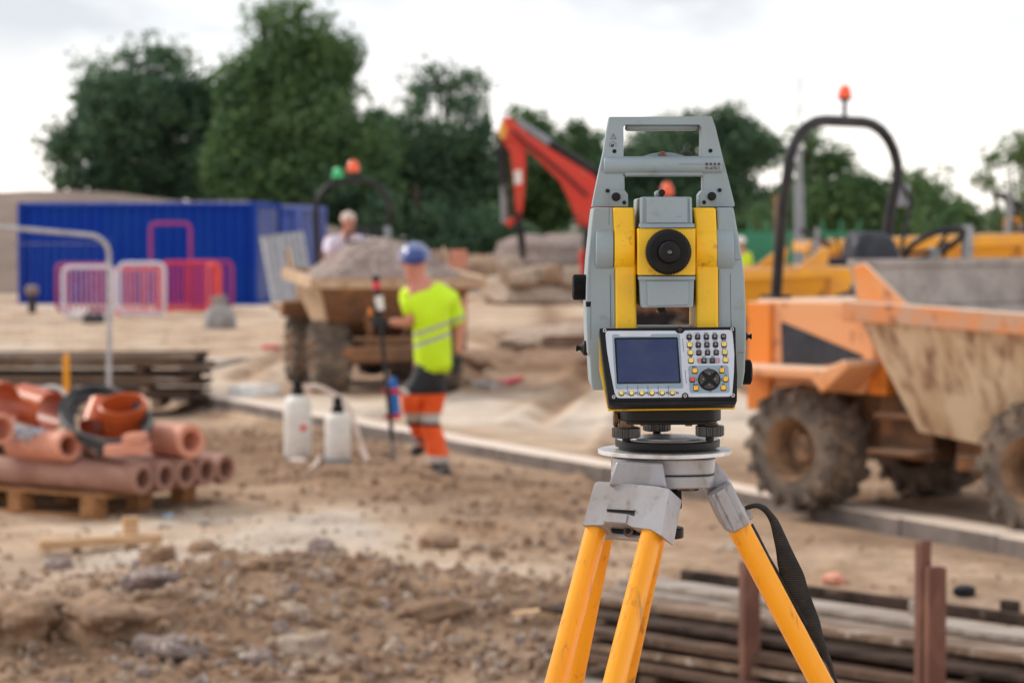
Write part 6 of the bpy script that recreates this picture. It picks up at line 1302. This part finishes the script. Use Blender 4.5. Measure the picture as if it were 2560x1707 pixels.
# handle
hpx = [Z1(360, 1108), Z1(378, 1000), Z1(432, 740), Z1(488, 484), Z1(524, 250), Z1(552, 100), Z1(1702, 98), Z1(1740, 210), Z1(1820, 540), Z1(1900, 850), Z1(1958, 1085), Z1(1945, 1108), Z1(1566, 1108), Z1(1566, 968), Z1(1606, 925), Z1(1606, 765), Z1(1580, 765), Z1(1584, 215), Z1(1560, 188), Z1(735, 188), Z1(712, 215), Z1(712, 765), Z1(722, 765), Z1(724, 925), Z1(760, 965), Z1(766, 1108)]
HY = 2.748
hd = part('handle', hpx, HY, HY+.034, 'grey', bevel=.0022, seg=3)
part('handle_foot', rpoly([Z1(556, 922), Z1(724, 922), Z1(762, 966), Z1(766, 1108), Z1(556, 1108)], [4, 2, 2, 1, 1], 3), HY-.0016, HY+.05, 'grey', hd, bevel=.0006); part('handle_foot', rpoly([Z1(1606, 918), Z1(1740, 918), Z1(1778, 950), Z1(1780, 1108), Z1(1566, 1108), Z1(1566, 966)], [2, 6, 6, 1, 1, 2], 3), HY-.0016, HY+.052, 'grey', hd, bevel=.0006)
part('grip_underside', [Z1(735, 182), Z1(1560, 182), Z1(1556, 246), Z1(738, 250)], HY+.014, HY+.048, 'grey', hd, bevel=.004, seg=3)
for p, r_ in ((Z1(610, 485), .0022), (Z1(1686, 480), .0022), (Z1(533, 928), .0021), (Z1(1788, 921), .0021), (Z1(719, 1060), .0021), (Z1(1614, 1057), .0021)):
    c = PY(*p, HY-.0018); mb = MB(); mb.lathe(c+Vector((0, .0032 if p[1] < 400 else .0012, 0)), (0, -1, 0), [(0, r_*1.05), (.0020, r_*1.05), (.0022, r_*.6), (.0016, r_*.5)], 16); mb.build('screw_hole', M['black'], hd)
for p in (Z1(628, 996), Z1(1702, 990)):
    c = PY(*p, HY-.004); mb = MB(); mb.lathe(c+Vector((0, .003, 0)), (0, -1, 0), [(0, .0049), (.0030, .0049), (.0042, .0043), (.0046, .003)], 28); mb.build('release_button', M['black'], hd, sharp=25)
# radio bar across the handle
a = PY(1510.5, 413, HY-.012); b = PY(1807.4, 412, HY-.012); rb = 22.4*(HY-.012)/F
mb = MB(); mb.lathe((a.x, HY+.0035, a.z), (b-a), [(0, rb*.86), (.0008, rb*.96), (.0022, rb), ((b-a).length-.0022, rb), ((b-a).length-.0008, rb*.96), ((b-a).length, rb*.86)], 56); bar = mb.build('radio_bar', M['grey'], ts, sharp=30)
YB = HY+.0035-rb; zc_ = (a.z+b.z)/2
part('bar_mount', [Z1(722, 700), Z1(1606, 700), Z1(1606, 763), Z1(722, 765)], HY-.002, HY+.03, 'grey', bar, bevel=.002)
part('bar_wedge', [Z1(1330, 626), Z1(1600, 618), Z1(1824, 612), Z1(1824, 634), Z1(1600, 634)], YB-.0010, YB+.003, 'grey', bar, bevel=.0005)
for x in (1644, 1689, 1734, 1779):
    c = PY(*Z1(x, 628), YB-.0012); mb = MB(); mb.lathe(c+Vector((0, .001, 0)), (0, -1, 0), [(0, .0015), (.0010, .0015), (.0013, .0010)], 16); mb.build('indicator_light', M['keydark'], bar)
c = PY(*Z1(1168, 630), YB-.0003); mb = MB(); mb.lathe(c+Vector((0, .0008, 0)), (0, -1, 0), [(0, .0021), (.0008, .0020), (.0010, .0014)], 20); mb.build('dimple', M['facegrey'], bar)
ic = MB()
def barpt(x, y):      # print wraps on the round bar: the front distance follows its curve
    u, v = Z1(x, y); z = PY(u, v, YB).z; dz = z-zc_; return u, v, HY+.0035-math.sqrt(max(rb*rb-dz*dz, 1e-9))
def bstroke(pts, w):
    for p, q in zip(pts, pts[1:]):
        a_, b_ = Vector(p), Vector(q); d = (b_-a_).normalized(); n = Vector((-d.y, d.x))*w/2; quad = [a_+n, b_+n, b_-n, a_-n]
        A = [PY(*barpt(*t)[:2], barpt(*t)[2]-.0004) for t in quad]; ic.prism(A, [t+Vector((0, .0007, 0)) for t in A])
cx_, cy_ = 1646, 672; bstroke([(cx_+14*math.sin(t), cy_-14*math.cos(t)) for t in [.6+i*(2*math.pi-1.2)/9 for i in range(10)]], 4); bstroke([(cx_, cy_-18), (cx_, cy_)], 4)
for i in range(4): bstroke([(1678+i*9, 688), (1678+i*9, 680-i*8)], 4)
bstroke([(1724, 662), (1758, 662)], 4); bstroke([(1732, 656), (1732, 668)], 5); bstroke([(1726, 662), (1734, 655), (1734, 669), (1726, 662)], 4); bstroke([(1722, 680), (1756, 680)], 4); bstroke([(1756, 680), (1748, 673), (1748, 687), (1756, 680)], 4)
bstroke([(1782, 656), (1782, 678)], 5); bstroke([(1782, 684), (1782, 690)], 5)
ic.build('printed_symbols', M['ink'], bar)
ic = MB(); stroke(ic, [Z1(*p) for p in ((565, 350), (598, 290), (631, 350), (565, 350))], .9, HY-.0003, HY+.0003); stroke(ic, [Z1(598, 308), Z1(598, 334)], .9, HY-.0003, HY+.0003); stroke(ic, [Z1(598, 339), Z1(598, 344)], .9, HY-.0003, HY+.0003)
stroke(ic, [Z1(*p) for p in ((556, 440), (556, 400), (592, 376), (628, 400), (628, 440))], .8, HY-.0003, HY+.0003); yprism(ic, [Z1(*p) for p in ((570, 438), (570, 415), (582, 405), (590, 415), (600, 400), (608, 412), (602, 430), (588, 440))], HY-.0003, HY+.0003); ic.build('warning_symbols', M['ink'], hd)
# sight hump behind the bar
hm = [Z1(930, 560)]+[Z1(940+i*45, 535-40*math.sin(i/10*math.pi)**1.0) for i in range(11)]+[Z1(1400, 560)]
o = part('bubble_mount', hm, HY+.016, HY+.024, 'grey', hd, bevel=.0008); c = PY(*Z1(1148, 517), HY+.008); mb = MB(); mb.lathe(c+Vector((0, .008, 0)), (0, -1, 0), [(0, .0040), (.007, .0040), (.008, .0034), (.008, .0018), (.006, .0016)], 18); mb.build('bubble_screw', M['brass'], hd)
# side knobs
c = PY(1458.5, 718, D-.012); mb = MB(); rk = 32*(D-.012)/F; knurled(mb, c+Vector((.004, 0, 0)), (-1, 0, 0), rk, .0168, n=38, d=.0010, cap=.0018); mb.build('drive_knob', M['rubber'], ts, sharp=22)
c = PY(1852, 930, D-.012); mb = MB(); rk = 31*(D-.012)/F; knurled(mb, c+Vector((-.004, 0, 0)), (1, 0, 0), rk, .0165, n=38, d=.0010, cap=.0018); mb.build('drive_knob', M['rubber'], ts, sharp=22)
c = PY(1862, 841, D-.012); mb = MB(); mb.lathe(c, (1, 0, 0), [(-.004, .007), (0, .0068), (.0022, .0045), (.004, .0022), (.0055, .0020), (.0066, .0034), (.0078, .0032), (.008, .002)], 18); mb.build('trigger_button', M['black'], ts)
c = PY(1460, 870, D-.012); mb = MB(); mb.lathe(c, (-1, 0, 0), [(-.004, .0088), (0, .0085), (.0022, .006), (.004, .0030), (.006, .0026), (.008, .0040), (.0092, .0034), (.0094, .002)], 18); mb.build('trigger_button', M['black'], ts)
# ------------------------------------------------------------------ control panel
nP = Vector((0, -math.cos(R(18)), math.sin(R(18)))); P0 = PY(1680, 915, 2.678)
def zp(name, pts, o0, o1, m, par, r=0, bevel=0, seg=2):
    """outline read off the panel's own tilted face (units of the close-up), solid between two heights"""
    q = rpoly(pts, r, 5) if r else pts; mb = MB(); pprism(mb, [Z3(*p) for p in q], P0, nP, o0, o1); return mb.build(name, M[m], par, bevel=bevel, seg=seg)
cp_ = zp('control_panel', [(108, 150), (112, 118), (140, 112), (2090, 96), (2112, 110), (2116, 400), (2136, 800), (2133, 1190), (2100, 1228), (300, 1254), (252, 1235), (236, 1160), (160, 620)], -.020, -.0022, 'black', ts, r=18, bevel=.0022, seg=3)
zp('panel_rear', [(112, 150), (2110, 120), (2128, 1236), (246, 1262), (118, 640)], -.0235, -.0195, 'yellow', cp_, r=22)
zp('panel_frame', [(108, 150), (112, 118), (2090, 96), (2112, 110), (2116, 400), (2136, 800), (2133, 1150), (2110, 1165), (290, 1185), (240, 1160), (150, 520)], -.0024, -.0006, 'black', cp_, r=16, bevel=.0006)
fpts = [(200, 240), (200, 160), (1222, 158), (1256, 196), (1330, 196), (1366, 154), (2062, 145), (2076, 300), (2092, 500), (2086, 760), (2062, 1080), (2030, 1124), (1422, 1130), (1408, 1090), (1368, 1074), (1326, 1094), (1318, 1135), (362, 1145), (330, 1060), (272, 760), (222, 460)]
zp('faceplate', fpts, -.0008, .0002, 'face', cp_, r=[20, 60, 6, 20, 20, 6, 60, 30, 30, 30, 20, 40, 6, 20, 20, 20, 6, 50, 40, 40, 40])
zp('screen_surround', [(296, 212), (388, 212), (412, 241), (850, 241), (876, 208), (1290, 205), (1318, 700), (1342, 1002), (350, 1016), (312, 560)], .0002, .0005, 'facegrey', cp_, r=[26, 10, 10, 10, 10, 26, 60, 30, 26, 60])
bz = zp('screen_bezel', [(326, 262), (1258, 254), (1308, 928), (366, 940)], .0004, .0013, 'black', cp_, r=20, bevel=.0004)
sc_ = zp('screen', [(356, 292), (1240, 284), (1280, 912), (388, 922)], .0010, .00145, 'screen', cp_, r=10)
zp('nav_field', [(1412, 672), (2002, 664), (2030, 1068), (1438, 1074)], .0002, .0005, 'facegrey', cp_, r=45); zp('key_field', [(1538, 556), (1880, 552), (1884, 640), (1546, 644)], .0002, .0005, 'facegrey', cp_, r=28)
def key(x, y, m, round_=False, s=37, hgt=.0022, par=None):
    o = 5
    if round_:
        b_ = [(x+(s+4)*math.cos(i*.2618), y+2+(s+4)*math.sin(i*.2618)) for i in range(24)]; t_ = [(x+(s-4)*math.cos(i*.2618), y-3+(s-4)*math.sin(i*.2618)) for i in range(24)]; rr_ = 0
    else:
        b_ = [(x-s-3, y-s+1), (x+s+3, y-s+1), (x+s+3, y+s+5), (x-s-3, y+s+5)]; t_ = [(x-s+3, y-s), (x+s-3, y-s), (x+s-3, y+s-7), (x-s+3, y+s-7)]; rr_ = 18
    zp('key_well', b_, .0003, .0007, 'black', cp_, r=rr_); return zp('key', t_, .0006, hgt, m, cp_, r=rr_, bevel=.0007)
for x, y in ((1428, 248), (1553, 248), (1680, 248), (1805, 246), (1932, 243), (1562, 366), (1688, 364), (1815, 362), (1571, 482), (1698, 480), (1825, 478), (1645, 598), (1770, 596)): key(x, y, 'keydark')
for x, y in ((1436, 367), (1446, 483), (1455, 600), (1940, 360), (1951, 476), (1962, 592)): key(x, y, 'keyyel')
for x, y, m in ((1510, 750, 'keyor'), (1475, 878, 'keyred'), (1530, 1006, 'keyor'), (1907, 745, 'keyor'), (1965, 874, 'keyor'), (1930, 1000, 'keyor')): key(x, y, m)
for i in range(6): key(432+150*i, 1077-1.2*i, 'keyyel', True, 36)
zp('arrow_pad', [(1722+164*math.cos(i*math.pi/24), 880+158*math.sin(i*math.pi/24)) for i in range(48)], .0005, .0014, 'black', cp_)
for k in range(4):
    a0 = math.pi/4+k*math.pi/2+.16; a1 = a0+math.pi/2-.32; tip = 44; am = (a0+a1)/2
    pts = [(1722+tip*math.cos(am), 878+tip*math.sin(am))]+[(1722+146*math.cos(a0+(a1-a0)*i/8), 876+141*math.sin(a0+(a1-a0)*i/8)) for i in range(9)]
    kk = zp('arrow_key', pts, .0012, .0026, 'keydark', cp_, r=[14, 14]+[0]*7+[14], bevel=.0006)
    zp('arrow_dot', [(1722+88*math.cos(am)+9*math.cos(i), 874+84*math.sin(am)+9*math.sin(i)) for i in range(0, 6)], .0025, .0028, 'inkpale', cp_)
for x, y, m in ((1575, 597, 'b_orange'), (1848, 595, 'inner_b_white')): zp('status_dot', [(x+24*math.cos(i*.524), y+22*math.sin(i*.524)) for i in range(12)], .0005, .0008, m, cp_)
M['ringm'] = mat('screw_ring', rgb(196, 192, 190), rgb(180, 176, 172), rough=.4)
for x, y, r_, m, bs in ((185, 155, 25, 'ringm', 0), (1293, 148, 25, 'brass', 46), (2060, 138, 25, 'ringm', 0), (318, 1130, 25, 'ringm', 0), (1368, 1116, 25, 'ringm', 46), (2072, 1108, 27, 'ringm', 0)):
    if bs: zp('screw_boss', [(x+bs*math.cos(i*.2618), y+bs*math.sin(i*.2618)) for i in range(24)], -.0006, .0008, 'black', cp_)
    w_ = zp('panel_screw', [(x+r_*math.cos(i*.314), y+r_*math.sin(i*.314)) for i in range(20)], -.0006, .0013, m, cp_)
    zp('screw_socket', [(x+r_*.52*math.cos(i*.524), y+r_*.52*math.sin(i*.524)) for i in range(12)], .0010, .0015, 'black', cp_)
# printed lettering and lines
def strokeP(mb, pts, w, o0=.0003, o1=.0006):
    for a_, b_ in zip(pts, pts[1:]):
        a_, b_ = Vector(a_), Vector(b_); d = (b_-a_).normalized(); n = Vector((-d.y, d.x))*w/2; pprism(mb, [Z3(*t) for t in (a_+n, b_+n, b_-n, a_-n)], P0, nP, o0, o1)
ln = MB()
for i in range(5): x = 520+150*i; strokeP(ln, [(x, 965), (x+4, 1050), (x+11, 1116)], 4, .0004, .0008)
strokeP(ln, [(1331, 270), (1340, 380), (1350, 470)], 4); strokeP(ln, [(1368, 732), (1376, 830), (1388, 932)], 4)
strokeP(ln, [(1685, 722), (1707, 702), (1730, 722)], 4, .0005, .0009); strokeP(ln, [(1712, 1040), (1737, 1058), (1760, 1040)], 5, .0005, .0009); strokeP(ln, [(1552, 856), (1534, 880), (1552, 902)], 4, .0005, .0009); strokeP(ln, [(1896, 856), (1914, 880), (1896, 902), (1896, 856)], 4, .0005, .0009)
strokeP(ln, [(1894, 695), (1894, 682), (1905, 672), (1914, 682), (1914, 695), (1894, 695)], 6, .0005, .0009); strokeP(ln, [(1950, 822), (1950, 812), (1964, 800), (1978, 812), (1978, 822)], 4, .0005, .0009); strokeP(ln, [(1950, 932), (1950, 944), (1912, 944), (1924, 936), (1924, 952), (1912, 944)], 5, .0005, .0009)
ln.build('printed_lines', M['ink'], cp_)
_tc = {}
def glyphs(s, fat=.032):
    if s not in _tc:
        c = bpy.data.curves.new('t', 'FONT'); c.body = s; c.align_x = 'CENTER'; c.size = 1; c.resolution_u = 2; c.offset = fat; o = bpy.data.objects.new('t', c); COL.objects.link(o); bpy.context.view_layer.update()
        m_ = bpy.data.meshes.new_from_object(o.evaluated_get(bpy.context.evaluated_depsgraph_get())); _tc[s] = ([tuple(v.co) for v in m_.vertices], [tuple(p.vertices) for p in m_.polygons]); bpy.data.objects.remove(o); bpy.data.curves.remove(c); bpy.data.meshes.remove(m_)
    return _tc[s]
def letter(mb, s, x, y, size, o=.0008, bold=1.05):
    vs, fs = glyphs(s); mb.add([hit(*Z3(x+a*size*bold, y-b*size*1.0), P0, nP)+nP*o for a, b, c in vs], fs)
lt = MB()
for i in range(6): letter(lt, f'F{i+1}', 500+150*i+(i*1.0), 1090-1.2*i, 40, .0006)
for s, x, y in (('F7', 1432, 322), ('F8', 1441, 440), ('F9', 1450, 558), ('F10', 1937, 317), ('F11', 1944, 433), ('F12', 1957, 549), ('ESC', 1506, 704), ('FNC', 1524, 964)): letter(lt, s, x, y, 40, .0007)
lt.build('key_lettering', M['ink'], cp_, normals=False)
l2 = MB()
for s, x, y in (('*/', 1426, 202), ('ABC', 1549, 203), ('DEF', 1675, 203), ('GHI', 1798, 202), ('JKL', 1556, 320), ('MNO', 1682, 318), ('PQR', 1810, 317), ('STU', 1568, 437), ('VWX', 1694, 436), ('YZ_', 1820, 433), ('/$%', 1643, 550), ('@&', 1776, 548)): letter(l2, s, x, y, 32, .0005)
M['inkmid'] = mat('grey_print', rgb(128, 130, 140), rgb(120, 122, 132), rough=.6); l2.build('letter_print', M['inkmid'], cp_, normals=False)
l3 = MB()
for s, x, y in (('±', 1428, 262), ('7', 1553, 262), ('8', 1680, 262), ('9', 1805, 260), ('4', 1562, 380), ('5', 1688, 378), ('6', 1815, 376), ('1', 1571, 496), ('2', 1698, 494), ('3', 1825, 492), ('0', 1645, 612), ('.', 1770, 606), ('CE', 1932, 256)): letter(l3, s, x, y, 44 if len(s) < 2 else 32, .00235)
l3.build('number_print', M['inkpale'], cp_, normals=False)
mb = MB()
for p, q in ((Z1(1312, 1219), Z1(1335, 1212)), (Z1(1335, 1212), Z1(1356, 1222))): stroke(mb, [p, q], 1.3, TY-.0015, TY)
M['bluepen'] = mat('blue_pen_mark', rgb(70, 140, 180), rough=.6); mb.build('pen_mark', M['bluepen'], cap)
for m_ in bpy.data.materials: m_.use_fake_user = False
